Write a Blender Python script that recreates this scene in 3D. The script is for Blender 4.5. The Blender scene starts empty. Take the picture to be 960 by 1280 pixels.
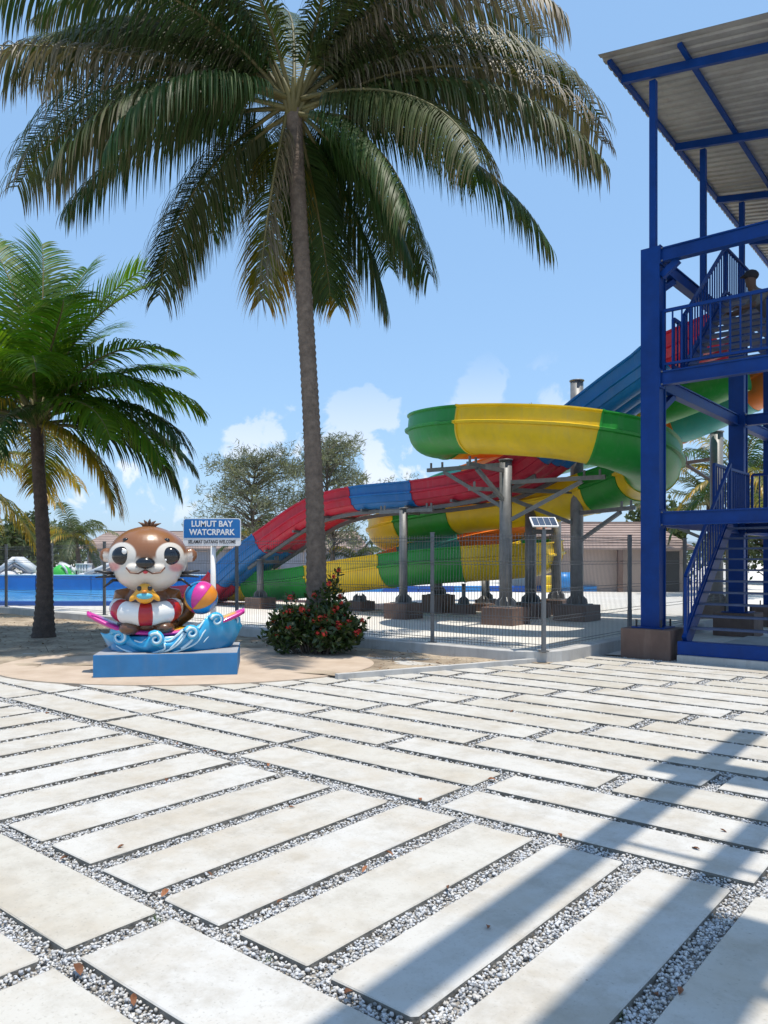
import bpy, bmesh, math, random
import numpy as np
from mathutils import Vector, Matrix, noise as mnoise

R = math.radians
random.seed(7); rng = np.random.default_rng(7)
scene = bpy.context.scene
COL = scene.collection

# ---------------------------------------------------------------- camera
cam_d = bpy.data.cameras.new('camera'); cam = bpy.data.objects.new('camera', cam_d); COL.objects.link(cam)
CAM_H, F_PX, HORIZON = 1.55, 970.0, 700.0
cam.location = (0, 0, CAM_H); cam.rotation_euler = (R(90), 0, 0)
cam_d.sensor_fit = 'VERTICAL'; cam_d.sensor_height = 36.0; cam_d.lens = 36.0 * F_PX / 1280
cam_d.shift_y = (HORIZON - 640) / 1280
cam_d.clip_start = 0.05; cam_d.clip_end = 6000
scene.camera = cam
scene.render.resolution_x = 768; scene.render.resolution_y = 1024

# ---------------------------------------------------------------- light
SUN_EL = 80.0; SUN_AZ = 132.0          # clockwise from +Y (away from the viewer)
sd = Vector((math.sin(R(SUN_AZ)) * math.cos(R(SUN_EL)), math.cos(R(SUN_AZ)) * math.cos(R(SUN_EL)), math.sin(R(SUN_EL))))
sun_d = bpy.data.lights.new('sun', 'SUN'); sun = bpy.data.objects.new('sun', sun_d); COL.objects.link(sun)
sun_d.energy = 2.75; sun_d.angle = R(0.53); sun_d.color = (1.0, 0.93, 0.82)
sun.rotation_euler = (-sd).to_track_quat('-Z', 'Y').to_euler()
SHIFT = (-sd.x / sd.z, -sd.y / sd.z)     # how far a shadow moves per metre of height

world = bpy.data.worlds.new('World'); scene.world = world; world.use_nodes = True
wn = world.node_tree.nodes; wl = world.node_tree.links; wn.clear()
def wnode(t, **k):
    n = wn.new(t)
    for a, b in k.items(): setattr(n, a, b)
    return n
def wmath(op, a, b=None, c=None, clamp=False):
    n = wnode('ShaderNodeMath', operation=op, use_clamp=clamp)
    for i, x in enumerate((a, b, c)):
        if x is None: continue
        if isinstance(x, (int, float)): n.inputs[i].default_value = x
        else: wl.new(x, n.inputs[i])
    return n.outputs[0]
sky = wnode('ShaderNodeTexSky', sky_type='NISHITA', sun_disc=False)
sky.sun_elevation = R(SUN_EL); sky.sun_rotation = R(SUN_AZ)
sky.air_density = 1.0; sky.dust_density = 1.0; sky.ozone_density = 1.0; sky.altitude = 0
tc = wnode('ShaderNodeTexCoord')
sep = wnode('ShaderNodeSeparateXYZ'); wl.new(tc.outputs['Generated'], sep.inputs[0])
nz = wnode('ShaderNodeTexNoise'); nz.inputs['Scale'].default_value = 22.0; nz.inputs['Detail'].default_value = 13.0; nz.inputs['Distortion'].default_value = .35
nz.inputs['Roughness'].default_value = 0.56
wl.new(tc.outputs['Generated'], nz.inputs['Vector'])
nlow = wnode('ShaderNodeTexNoise'); nlow.inputs['Scale'].default_value = 3.2; nlow.inputs['Detail'].default_value = 3.0
wl.new(tc.outputs['Generated'], nlow.inputs['Vector'])
val = wmath('MULTIPLY', nz.outputs['Fac'], 1.0)
def cloud(px, py, rx, amp):
    d = Vector(((px - 480) / F_PX, 1.0, (HORIZON - py) / F_PX)).normalized()
    vm = wnode('ShaderNodeVectorMath', operation='DISTANCE'); wl.new(tc.outputs['Generated'], vm.inputs[0]); vm.inputs[1].default_value = d
    return wmath('MULTIPLY', wmath('SUBTRACT', 1.0, wmath('DIVIDE', vm.outputs['Value'], rx / F_PX), clamp=True), amp)
for cl in ((612, 478, 52, .30), (585, 492, 40, .22), (452, 512, 60, .31), (478, 560, 95, .15), (318, 538, 66, .26),
           (440, 575, 110, .10), (690, 505, 45, .22), (640, 545, 110, .11), (240, 600, 110, .08)):
    val = wmath('ADD', val, cloud(*cl))
el = sep.outputs['Z']
band = wmath('MULTIPLY', wmath('SMOOTH_MIN', wmath('MULTIPLY', el, 9.0), 1.0, 0.2), wmath('SUBTRACT', 1.35, wmath('MULTIPLY', el, 5.2), clamp=True), clamp=True)
val = wmath('ADD', val, wmath('MULTIPLY', wmath('SUBTRACT', nlow.outputs['Fac'], 0.42), 0.30))
mr = wnode('ShaderNodeMapRange', interpolation_type='SMOOTHSTEP'); wl.new(val, mr.inputs['Value'])
mr.inputs['From Min'].default_value = 0.67; mr.inputs['From Max'].default_value = 0.78
mask = wmath('MULTIPLY', wmath('MULTIPLY', mr.outputs['Result'], band), 0.95)
mix = wnode('ShaderNodeMix', data_type='RGBA'); wl.new(mask, mix.inputs['Factor'])
# humid tropical air: the clear-sky colour is evened out by a pale blue veil over the whole sky
hs = wnode('ShaderNodeMix', data_type='RGBA'); hs.inputs['Factor'].default_value = .70; hs.inputs[7].default_value = (1.08, 1.98, 3.25, 1)
wl.new(sky.outputs[0], hs.inputs[6])
wl.new(hs.outputs[2], mix.inputs[6]); mix.inputs[7].default_value = (3.9, 4.05, 4.4, 1)
bg = wnode('ShaderNodeBackground'); bg.inputs['Strength'].default_value = 0.15; wl.new(mix.outputs[2], bg.inputs['Color'])
wo = wnode('ShaderNodeOutputWorld'); wl.new(bg.outputs[0], wo.inputs['Surface'])

vs = scene.view_settings
vs.view_transform = 'Standard'; vs.look = 'None'; vs.gamma = 1.0; vs.exposure = 0.82; vs.use_curve_mapping = False

# ---------------------------------------------------------------- frame of the paving and the tower: v to the right, u away
TH = R(39.7); SN, CS = math.sin(TH), math.cos(TH)
def W(v, u, z=0.0): return Vector((SN * u + CS * v, CS * u - SN * v, z))
def at(x, y, Y): return Vector(((x - 480) / F_PX * Y, Y, CAM_H + (HORIZON - y) / F_PX * Y))

# ---------------------------------------------------------------- helpers
class MB:
    def __init__(self): self.v = []; self.f = []; self.mi = []; self.cur = 0; self.col = []; self.c = None
    def add(self, vs_, fs_):
        n = len(self.v); self.v.extend([tuple(p) for p in vs_])
        for f in fs_: self.f.append(tuple(n + i for i in f)); self.mi.append(self.cur)
        if self.c is not None: self.col.extend([self.c] * len(vs_))
        return self
    def box(self, lo, hi):
        x0, y0, z0 = lo; x1, y1, z1 = hi
        return self.add([(x0,y0,z0),(x1,y0,z0),(x1,y1,z0),(x0,y1,z0),(x0,y0,z1),(x1,y0,z1),(x1,y1,z1),(x0,y1,z1)],
                        [(0,3,2,1),(4,5,6,7),(0,1,5,4),(1,2,6,5),(2,3,7,6),(3,0,4,7)])
    def cbox(self, c, s): return self.box([c[i] - s[i] / 2 for i in range(3)], [c[i] + s[i] / 2 for i in range(3)])
    def bevbox(self, lo, hi, b):
        bm = bmesh.new(); bmesh.ops.create_cube(bm, size=1)
        for q in bm.verts:
            q.co = Vector([(lo[i] + hi[i]) / 2 + q.co[i] * (hi[i] - lo[i]) for i in range(3)])
        bmesh.ops.bevel(bm, geom=bm.edges[:], offset=b, segments=2, affect='EDGES', profile=.5)
        bm.verts.index_update()
        self.add([q.co[:] for q in bm.verts], [[q.index for q in f.verts] for f in bm.faces]); bm.free(); return self
    def bar(self, p, q, w, h=None, up=(0, 0, 1)):
        h = w if h is None else h
        p = Vector(p); q = Vector(q); t = (q - p).normalized(); up = Vector(up)
        if abs(t.dot(up)) > .98: up = Vector((0, 1, 0))
        s = t.cross(up).normalized(); n = s.cross(t)
        vs_ = [b + s * a * w / 2 + n * c * h / 2 for b in (p, q) for a, c in ((-1,-1),(1,-1),(1,1),(-1,1))]
        return self.add(vs_, [(0,1,2,3),(7,6,5,4),(0,4,5,1),(1,5,6,2),(2,6,7,3),(3,7,4,0)])
    def tube(self, path, r, n=8, caps=True):
        path = [Vector(p) for p in path]; m = len(path); rs = r if hasattr(r, '__len__') else [r] * m
        vs_ = []; fs_ = []; ref = None
        for i, p in enumerate(path):
            t = (path[min(i + 1, m - 1)] - path[max(i - 1, 0)]).normalized()
            if ref is None: ref = t.orthogonal().normalized()
            s = (ref - t * ref.dot(t)).normalized(); ref = s; b = t.cross(s)
            for k in range(n):
                a = 2 * math.pi * k / n; vs_.append(p + (s * math.cos(a) + b * math.sin(a)) * rs[i])
        for i in range(m - 1):
            for k in range(n):
                fs_.append((i * n + k, i * n + (k + 1) % n, (i + 1) * n + (k + 1) % n, (i + 1) * n + k))
        if caps: fs_.append(tuple(range(n - 1, -1, -1))); fs_.append(tuple(range((m - 1) * n, m * n)))
        return self.add(vs_, fs_)
    def ball(self, c, r, n=16, m=10, rot=None):
        r = r if hasattr(r, '__len__') else (r, r, r); vs_ = []; fs_ = []
        for i in range(m + 1):
            p = math.pi * i / m
            for k in range(n):
                a = 2 * math.pi * k / n
                q = Vector((r[0] * math.sin(p) * math.cos(a), r[1] * math.sin(p) * math.sin(a), r[2] * math.cos(p)))
                if rot: q = rot @ q
                vs_.append(Vector(c) + q)
        for i in range(m):
            for k in range(n): fs_.append((i * n + k, (i + 1) * n + k, (i + 1) * n + (k + 1) % n, i * n + (k + 1) % n))
        return self.add(vs_, fs_)
    def sweep(self, path, prof, up=(0, 0, 1), closed=True, caps=True, scale=None):
        """prof: closed loop of (lateral, height) points, carried along path; lateral points to the right of travel"""
        path = [Vector(p) for p in path]; m = len(path); k = len(prof); vs_ = []; fs_ = []
        for i, p in enumerate(path):
            t = (path[min(i + 1, m - 1)] - path[max(i - 1, 0)]).normalized()
            s = t.cross(Vector(up)).normalized(); b = s.cross(t)
            sc = 1 if scale is None else scale[i]
            for a, h in prof: vs_.append(p + s * a * sc + b * h * sc)
        for i in range(m - 1):
            for j in range(k if closed else k - 1):
                fs_.append((i * k + j, (i + 1) * k + j, (i + 1) * k + (j + 1) % k, i * k + (j + 1) % k))
        if caps and closed: fs_.append(tuple(range(k))); fs_.append(tuple(range(m * k - 1, (m - 1) * k - 1, -1)))
        return self.add(vs_, fs_)
    def mesh(self, name, mats, smooth=False):
        me = bpy.data.meshes.new(name); me.from_pydata(self.v, [], self.f)
        for m in (mats if isinstance(mats, (list, tuple)) else [mats]): me.materials.append(m)
        if any(self.mi): me.polygons.foreach_set('material_index', self.mi)
        if self.col and len(self.col) == len(self.v):
            ca = me.color_attributes.new('Col', 'FLOAT_COLOR', 'POINT')
            ca.data.foreach_set('color', [x for c in self.col for x in (*c, 1.0)])
        if smooth: me.polygons.foreach_set('use_smooth', [True] * len(me.polygons))
        me.update(); return me
    def build(self, name, mats, parent=None, smooth=False, loc=None, rotz=0):
        o = bpy.data.objects.new(name, self.mesh(name, mats, smooth)); COL.objects.link(o)
        if parent: o.parent = parent
        if loc is not None: o.location = loc
        if rotz: o.rotation_euler = (0, 0, rotz)
        return o
def thing(name, label, cat, loc=(0, 0, 0), rotz=0, group=None):
    o = bpy.data.objects.new(name, None); COL.objects.link(o); o.location = loc; o.rotation_euler = (0, 0, rotz)
    o.empty_display_size = .2
    return tag(o, label, cat, group)
def tag(o, label, cat, group=None):
    o['label'] = label; o['category'] = cat
    if group: o['group'] = group
    return o
def struct(o): o['kind'] = 'structure'; return o
def inst(name, mesh, parent=None, loc=(0, 0, 0), rot=(0, 0, 0), scale=(1, 1, 1)):
    o = bpy.data.objects.new(name, mesh); COL.objects.link(o); o.location = loc; o.rotation_euler = rot; o.scale = scale
    if parent: o.parent = parent
    return o
def spline(pts, n=10):
    P = [Vector(p) for p in pts]; out = []
    for i in range(len(P) - 1):
        p0 = P[max(i - 1, 0)]; p1 = P[i]; p2 = P[i + 1]; p3 = P[min(i + 2, len(P) - 1)]
        for k in range(n):
            t = k / n
            out.append(.5 * ((2 * p1) + (p2 - p0) * t + (2 * p0 - 5 * p1 + 4 * p2 - p3) * t * t + (3 * p1 - p0 - 3 * p2 + p3) * t ** 3))
    out.append(P[-1]); return out
def resample(path, step):
    out = [path[0]]; acc = 0
    for a, b in zip(path[:-1], path[1:]):
        d = (b - a).length; pos = step - acc
        while pos <= d and d > 0: out.append(a.lerp(b, pos / d)); pos += step
        acc = (acc + d) % step
    return out

# ---------------------------------------------------------------- materials
def mat(name, col, rough=.6, var=.12, scale=4.0, bump=0.0, bscale=40.0, metal=0.0, col2=None, detail=6, coat=0.0, spec=.5, objrand=0.0, dist=.02, attr=None, coords='Object', streak=0.0, scol=(.5, .48, .44)):
    m = bpy.data.materials.new(name); m.use_nodes = True; nt = m.node_tree; n = nt.nodes; l = nt.links
    b = n['Principled BSDF']; b.inputs['Roughness'].default_value = rough; b.inputs['Metallic'].default_value = metal
    b.inputs['Specular IOR Level'].default_value = spec
    if coat: b.inputs['Coat Weight'].default_value = coat; b.inputs['Coat Roughness'].default_value = .08
    t = n.new('ShaderNodeTexCoord'); nz = n.new('ShaderNodeTexNoise'); nz.inputs['Scale'].default_value = scale; nz.inputs['Detail'].default_value = detail
    nz.inputs['Roughness'].default_value = .62
    src = t.outputs[coords]
    oi = n.new('ShaderNodeObjectInfo')
    va = n.new('ShaderNodeVectorMath'); va.operation = 'MULTIPLY_ADD'; l.new(oi.outputs['Random'], va.inputs[0]); va.inputs[1].default_value = (31, 17, 11); l.new(src, va.inputs[2])
    l.new(va.outputs[0], nz.inputs['Vector'])
    c1 = tuple(max(0, x * (1 - var)) for x in col); c2 = col2 or tuple(min(1, x * (1 + var)) for x in col)
    mx = n.new('ShaderNodeMix'); mx.data_type = 'RGBA'; mx.inputs[6].default_value = (*c1, 1); mx.inputs[7].default_value = (*c2, 1)
    mp = n.new('ShaderNodeMapRange'); mp.inputs['From Min'].default_value = .3; mp.inputs['From Max'].default_value = .7; l.new(nz.outputs['Fac'], mp.inputs['Value'])
    l.new(mp.outputs[0], mx.inputs['Factor'])
    out = mx.outputs[2]
    if attr:
        at_ = n.new('ShaderNodeAttribute'); at_.attribute_name = attr
        mm = n.new('ShaderNodeMix'); mm.data_type = 'RGBA'; mm.blend_type = 'MULTIPLY'; mm.inputs['Factor'].default_value = 1
        l.new(at_.outputs['Color'], mm.inputs[6]); l.new(out, mm.inputs[7]); out = mm.outputs[2]
    if objrand:
        h = n.new('ShaderNodeHueSaturation'); mp2 = n.new('ShaderNodeMapRange'); mp2.inputs['To Min'].default_value = 1 - objrand; mp2.inputs['To Max'].default_value = 1 + objrand
        l.new(oi.outputs['Random'], mp2.inputs['Value']); l.new(mp2.outputs[0], h.inputs['Value']); l.new(out, h.inputs['Color']); out = h.outputs[0]
    if streak:   # weathering: pale chalky runs and dull patches
        vm = n.new('ShaderNodeVectorMath'); vm.operation = 'MULTIPLY'; vm.inputs[1].default_value = (5, 5, .55); l.new(va.outputs[0], vm.inputs[0])
        ns = n.new('ShaderNodeTexNoise'); ns.inputs['Scale'].default_value = 1.6; ns.inputs['Detail'].default_value = 6; ns.inputs['Roughness'].default_value = .65; l.new(vm.outputs[0], ns.inputs['Vector'])
        mq = n.new('ShaderNodeMapRange'); mq.inputs['From Min'].default_value = .5; mq.inputs['From Max'].default_value = .78; mq.inputs['To Max'].default_value = streak; l.new(ns.outputs['Fac'], mq.inputs['Value'])
        ms = n.new('ShaderNodeMix'); ms.data_type = 'RGBA'; l.new(mq.outputs[0], ms.inputs['Factor']); l.new(out, ms.inputs[6]); ms.inputs[7].default_value = (*scol, 1); out = ms.outputs[2]
    l.new(out, b.inputs['Base Color'])
    if bump:
        nb = n.new('ShaderNodeTexNoise'); nb.inputs['Scale'].default_value = bscale; nb.inputs['Detail'].default_value = 5; l.new(va.outputs[0], nb.inputs['Vector'])
        bp = n.new('ShaderNodeBump'); bp.inputs['Strength'].default_value = bump; bp.inputs['Distance'].default_value = dist; l.new(nb.outputs['Fac'], bp.inputs['Height']); l.new(bp.outputs[0], b.inputs['Normal'])
    # slightly uneven gloss
    rm = n.new('ShaderNodeMapRange'); rm.inputs['To Min'].default_value = max(.02, rough - .08); rm.inputs['To Max'].default_value = min(1, rough + .1); l.new(nz.outputs['Fac'], rm.inputs['Value']); l.new(rm.outputs[0], b.inputs['Roughness'])
    return m
def leafmat(name, col, tip, trans=.35, rough=.42, tipstart=.6, rnd=.25, spec=.5):
    m = bpy.data.materials.new(name); m.use_nodes = True; n = m.node_tree.nodes; l = m.node_tree.links
    b = n['Principled BSDF']; b.inputs['Roughness'].default_value = rough; b.inputs['Specular IOR Level'].default_value = spec
    a = n.new('ShaderNodeAttribute'); a.attribute_name = 'Col'; sp = n.new('ShaderNodeSeparateColor'); l.new(a.outputs['Color'], sp.inputs[0])
    mp = n.new('ShaderNodeMapRange'); mp.inputs['From Min'].default_value = tipstart; mp.inputs['From Max'].default_value = 1.0; l.new(sp.outputs[0], mp.inputs['Value'])
    mx = n.new('ShaderNodeMix'); mx.data_type = 'RGBA'; mx.inputs[6].default_value = (*col, 1); mx.inputs[7].default_value = (*tip, 1); l.new(mp.outputs[0], mx.inputs['Factor'])
    h = n.new('ShaderNodeHueSaturation'); mv = n.new('ShaderNodeMapRange'); mv.inputs['To Min'].default_value = 1 - rnd; mv.inputs['To Max'].default_value = 1 + rnd
    l.new(sp.outputs[1], mv.inputs['Value']); l.new(mv.outputs[0], h.inputs['Value']); l.new(mx.outputs[2], h.inputs['Color'])
    mh = n.new('ShaderNodeMapRange'); mh.inputs['To Min'].default_value = .48; mh.inputs['To Max'].default_value = .515; l.new(sp.outputs[2], mh.inputs['Value']); l.new(mh.outputs[0], h.inputs['Hue'])
    l.new(h.outputs[0], b.inputs['Base Color'])
    tr = n.new('ShaderNodeBsdfTranslucent'); g = n.new('ShaderNodeMix'); g.data_type = 'RGBA'; g.blend_type = 'MULTIPLY'; g.inputs['Factor'].default_value = 1
    l.new(h.outputs[0], g.inputs[6]); g.inputs[7].default_value = (2.0, 1.9, .7, 1); l.new(g.outputs[2], tr.inputs['Color'])
    ms = n.new('ShaderNodeMixShader'); ms.inputs[0].default_value = trans; l.new(b.outputs[0], ms.inputs[1]); l.new(tr.outputs[0], ms.inputs[2])
    l.new(ms.outputs[0], n['Material Output'].inputs['Surface']); return m
def attrmat(name, rough=.35, coat=0.0, bump=0.0, var=.06, spec=.5, scale=6):
    return mat(name, (1, 1, 1), rough, var, scale=scale, bump=bump, coat=coat, attr='Col', spec=spec, col2=(1, 1, 1))

M_slab = None
def make_slab_mat():
    m = bpy.data.materials.new('slab_concrete'); m.use_nodes = True; n = m.node_tree.nodes; l = m.node_tree.links; b = n['Principled BSDF']
    t = n.new('ShaderNodeTexCoord'); oi = n.new('ShaderNodeObjectInfo')
    va = n.new('ShaderNodeVectorMath'); va.operation = 'MULTIPLY_ADD'; l.new(oi.outputs['Random'], va.inputs[0]); va.inputs[1].default_value = (57, 33, 21); l.new(t.outputs['Object'], va.inputs[2])
    def noise(s, d=6, r=.6, w=None):
        q = n.new('ShaderNodeTexNoise'); q.inputs['Scale'].default_value = s; q.inputs['Detail'].default_value = d; q.inputs['Roughness'].default_value = r; l.new(va.outputs[0], q.inputs['Vector']); return q.outputs['Fac']
    def mr(x, a, b_, c=0., d=1.):
        q = n.new('ShaderNodeMapRange'); q.inputs['From Min'].default_value = a; q.inputs['From Max'].default_value = b_; q.inputs['To Min'].default_value = c; q.inputs['To Max'].default_value = d; l.new(x, q.inputs['Value']); return q.outputs[0]
    def mx(f, a, b_):
        q = n.new('ShaderNodeMix'); q.data_type = 'RGBA'; l.new(f, q.inputs['Factor'])
        for i, c in ((6, a), (7, b_)):
            if isinstance(c, tuple): q.inputs[i].default_value = (*c, 1)
            else: l.new(c, q.inputs[i])
        return q.outputs[2]
    c = mx(mr(oi.outputs['Random'], 0, 1), (.48, .455, .40), (.525, .515, .49))            # warm or grey slab
    c = mx(mr(noise(1.6, 5, .65), .44, .66, 0, .75), c, (.425, .375, .30))           # tan staining
    c = mx(mr(noise(5.0, 7, .7), .47, .70, 0, .6), c, (.34, .31, .26))
    c = mx(mr(noise(2.6, 6, .7), .52, .72, 0, .6), c, (.56, .55, .52))              # pale worn patches
    c = mx(mr(noise(70, 3, .5), .60, .76, 0, .5), c, (.25, .235, .205))              # fine dark pores
    c = mx(mr(noise(.9, 8, .75), .56, .66, 0, .45), c, (.36, .325, .27))              # larger stain edges
    vo = n.new('ShaderNodeTexVoronoi'); vo.inputs['Scale'].default_value = 5.5; l.new(va.outputs[0], vo.inputs['Vector'])
    c = mx(mr(vo.outputs['Distance'], .035, .012, 0, .7), c, (.12, .105, .09))       # odd specks of dirt
    l.new(c, b.inputs['Base Color']); b.inputs['Roughness'].default_value = .82; b.inputs['Specular IOR Level'].default_value = .25
    bp = n.new('ShaderNodeBump'); bp.inputs['Strength'].default_value = .35; bp.inputs['Distance'].default_value = .006
    ad = n.new('ShaderNodeMath'); ad.operation = 'ADD'; l.new(noise(24, 6, .6), ad.inputs[0]); l.new(noise(3, 3, .5), ad.inputs[1]); l.new(ad.outputs[0], bp.inputs['Height']); l.new(bp.outputs[0], b.inputs['Normal'])
    return m
M = {}
M['slab'] = make_slab_mat()
M['slab_side'] = mat('slab_side', (.20, .185, .16), .9, .3, 12, .4, 60)
M['gravelbed'] = mat('gravel_bed_earth', (.36, .34, .31), .95, .3, 60, .8, 120)
M['stone'] = attrmat('gravel_stone', .8, var=.15, bump=.0)
M['sand'] = mat('yard_sand', (.72, .70, .655), .95, .08, .5, .6, 9, col2=(.60, .565, .51), dist=.05)
M['dirt'] = mat('dirt_sand', (.21, .155, .105), .95, .25, 1.6, .9, 14, col2=(.50, .41, .30), dist=.05, streak=.0)
M['pad'] = mat('peach_concrete', (.47, .36, .265), .85, .14, 2.2, .25, 50, col2=(.53, .43, .335), dist=.004)
M['kerb'] = mat('kerb_concrete', (.47, .46, .44), .85, .16, 2.0, .3, 40, dist=.006, streak=.5, scol=(.26, .24, .21))
M['blue'] = mat('tower_blue_paint', (.0018, .037, .195), .46, .2, 2.5, .06, 30, spec=.22, streak=.12, scol=(.04, .06, .12))
M['roofsheet'] = mat('zinc_sheet', (.30, .305, .30), .46, .22, 1.2, .0, metal=.25, streak=.4, scol=(.15, .13, .11))
M['tread'] = mat('tread_plate', (.06, .085, .16), .55, .2, 8, .2, 60)
M['base'] = mat('brown_base_paint', (.15, .095, .075), .8, .2, 3, .3, 40, dist=.006, streak=.5, scol=(.27, .20, .16))
M['galv'] = mat('galvanised_steel', (.20, .205, .21), .5, .2, 6, .1, 30, metal=.3, streak=.35, scol=(.11, .105, .10))
M['fence'] = mat('fence_grey', (.16, .165, .17), .5, .12, 8, metal=.3)
M['wire'] = mat('fence_wire', (.13, .135, .14), .5, .1, 8, metal=.3)
def slidemat(n, c): return mat(n, c, .42, .16, 1.1, .05, 6, spec=.45, streak=.30, scol=tuple(.45 * x + .16 for x in c))
M['yellow'] = slidemat('slide_yellow', (.84, .57, .014)); M['green'] = slidemat('slide_green', (.02, .29, .035))
M['red'] = slidemat('slide_red', (.50, .014, .045)); M['sblue'] = slidemat('slide_blue', (.008, .15, .44))
M['orange'] = slidemat('slide_orange', (.80, .20, .02)); M['teal'] = slidemat('slide_teal', (.06, .38, .33)); M['swhite'] = slidemat('slide_white', (.75, .76, .74))
M['flange'] = mat('fibreglass_joint', (.30, .28, .25), .6)
M['trunk'] = mat('palm_trunk', (.17, .13, .10), .95, .35, 9, .8, 26, dist=.03)
M['trunk2'] = mat('palm_trunk_dark', (.085, .062, .05), .95, .35, 9, .9, 26, dist=.03)
M['bark'] = mat('bark', (.13, .105, .085), .95, .3, 5, .6, 20)
M['rachis'] = mat('frond_rib', (.13, .115, .04), .6, .25, 3)
M['fr_green'] = leafmat('frond_green', (.030, .066, .014), (.11, .09, .035), .16, .5, .78, spec=.22)
M['fr_olive'] = leafmat('frond_olive', (.042, .062, .016), (.16, .125, .07), .17, .48, .66, spec=.28)
M['fr_dry'] = leafmat('frond_dry', (.075, .072, .04), (.22, .18, .13), .18, .5, .4)
M['fr_young'] = leafmat('frond_young', (.065, .145, .012), (.14, .16, .02), .5, .42, .8, spec=.3)
M['fr_yellow'] = leafmat('frond_yellow', (.085, .11, .016), (.42, .26, .03), .42, .42, .45)
M['fr_far'] = leafmat('frond_far', (.045, .07, .03), (.16, .15, .06), .25, .5, .7)
M['casu'] = leafmat('casuarina_needles', (.115, .13, .09), (.18, .19, .14), .3, .7, .5, .4)
M['farleaf'] = leafmat('far_foliage', (.05, .075, .03), (.08, .10, .04), .25, .7, .5, .4)
M['ixora'] = leafmat('ixora_leaf', (.035, .065, .016), (.06, .09, .02), .2, .4, .6, .5)
M['flower'] = leafmat('ixora_flower', (.62, .05, .03), (.72, .12, .06), .2, .6, .5, .3)
M['plinth'] = mat('plinth_blue', (.026, .18, .41), .55, .14, 2.5, .1, 30, dist=.004, streak=.3, scol=(.12, .20, .30))
M['plinthsheen'] = mat('plinth_sky_sheen', (.30, .31, .33), .7, .15, 4, .2, 40, dist=.004)  # grey-white sky reflection on the plinth's top, put into its base colour
M['statue'] = attrmat('statue_paint', .30, coat=.35, var=.05)
M['black'] = mat('gloss_black', (.006, .006, .008), .12, .0, coat=.6)
M['white'] = mat('gloss_white', (.80, .79, .76), .35, .05, 4, coat=.2)
M['redp'] = mat('gloss_red', (.42, .015, .02), .3, .08, 4, coat=.3)
M['duck'] = mat('duck_yellow', (.80, .40, .02), .3, .06, 4, coat=.3); M['duckblue'] = mat('duck_blue', (.12, .50, .62), .3, .06, 4, coat=.3)
M['magenta'] = mat('gloss_magenta', (.60, .035, .28), .3, .06, 4, coat=.3); M['ballblue'] = mat('gloss_blue', (.015, .24, .55), .3, .06, 4, coat=.3)
M['ballorange'] = mat('gloss_orange', (.75, .25, .02), .3, .06, 4, coat=.3)
M['foam'] = mat('wave_foam_paint', (.55, .72, .80), .35, .08, 8, coat=.2)
M['signblue'] = mat('sign_blue', (.008, .15, .42), .4, .05, 4); M['signdark'] = mat('sign_letter_dark', (.03, .03, .035), .5, .0)
M['water'] = mat('pool_water', (.08, .36, .66), .12, .18, .6, .35, 3, col2=(.14, .48, .78), dist=.05)
M['poolblue'] = mat('pool_wall_blue', (.025, .22, .56), .4, .18, .6); M['poolrim'] = mat('pool_rim_blue', (.012, .09, .40), .5, .1, 1); M['poolcap'] = mat('pool_capping', (.35, .55, .72), .5, .1, 1)
M['rooftile'] = mat('roof_tile', (.30, .225, .195), .85, .16, 1.2, .3, 14, dist=.02)
M['wallpink'] = mat('wall_pinkish', (.42, .33, .28), .9, .07, .8); M['wallgrey'] = mat('wall_grey', (.27, .27, .30), .9, .08, .8)
M['shutter'] = mat('shutter_grey', (.22, .24, .29), .7, .08, 2); M['dark'] = mat('dark_opening', (.05, .048, .045), .9, .1, 2)
M['skin'] = mat('skin', (.10, .055, .035), .6, .08, 6); M['shirt'] = mat('shirt_grey', (.13, .125, .115), .9, .1, 9); M['cap'] = mat('cap_dark', (.02, .02, .025), .9, .1, 9); M['trouser'] = mat('trouser', (.03, .03, .04), .9, .1, 9)
M['solar'] = mat('solar_cell', (.05, .07, .11), .15, .1, 6, coat=.5)
M['inflwhite'] = mat('inflatable_white', (.72, .73, .74), .45, .06, 2); M['inflgreen'] = mat('inflatable_green', (.05, .50, .06), .4, .08, 2); M['inflgrey'] = mat('inflatable_grey', (.20, .22, .26), .5, .1, 2)
M['deadleaf'] = mat('dead_leaf', (.22, .09, .04), .8, .3, 20, objrand=.4)

# ================================================================ GROUND
def sheet(name, pts, z, m, nx=60, amp=0.0, ns=.4):
    """grid sheet clipped by a test polygon given in world x, y (convex polygon list) with gentle unevenness"""
    bm = bmesh.new(); vs_ = [bm.verts.new((p[0], p[1], z)) for p in pts]; bm.faces.new(vs_)
    if amp:
        xs = [p[0] for p in pts]; ys = [p[1] for p in pts]
        for ax, lo, hi in ((0, min(xs), max(xs)), (1, min(ys), max(ys))):
            for i in range(1, nx):
                c = lo + (hi - lo) * i / nx; co = [0, 0, 0]; no = [0, 0, 0]; co[ax] = c; no[ax] = 1
                bmesh.ops.bisect_plane(bm, geom=bm.verts[:] + bm.edges[:] + bm.faces[:], plane_co=co, plane_no=no)
        for q in bm.verts: q.co.z += amp * (mnoise.fractal(Vector((q.co.x * ns * 2, q.co.y * ns * 2, 3)), 1, 2, 4))
    me = bpy.data.meshes.new(name); bm.to_mesh(me); bm.free(); me.materials.append(m)
    if amp: me.polygons.foreach_set('use_smooth', [True] * len(me.polygons))
    o = bpy.data.objects.new(name, me); COL.objects.link(o); return struct(o)
sheet('ground', [(-3000, -200), (3000, -200), (3000, 5000), (-3000, 5000)], -.075, M['sand'])
def poly_w(lst): return [W(*p)[:2] for p in lst]
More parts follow.
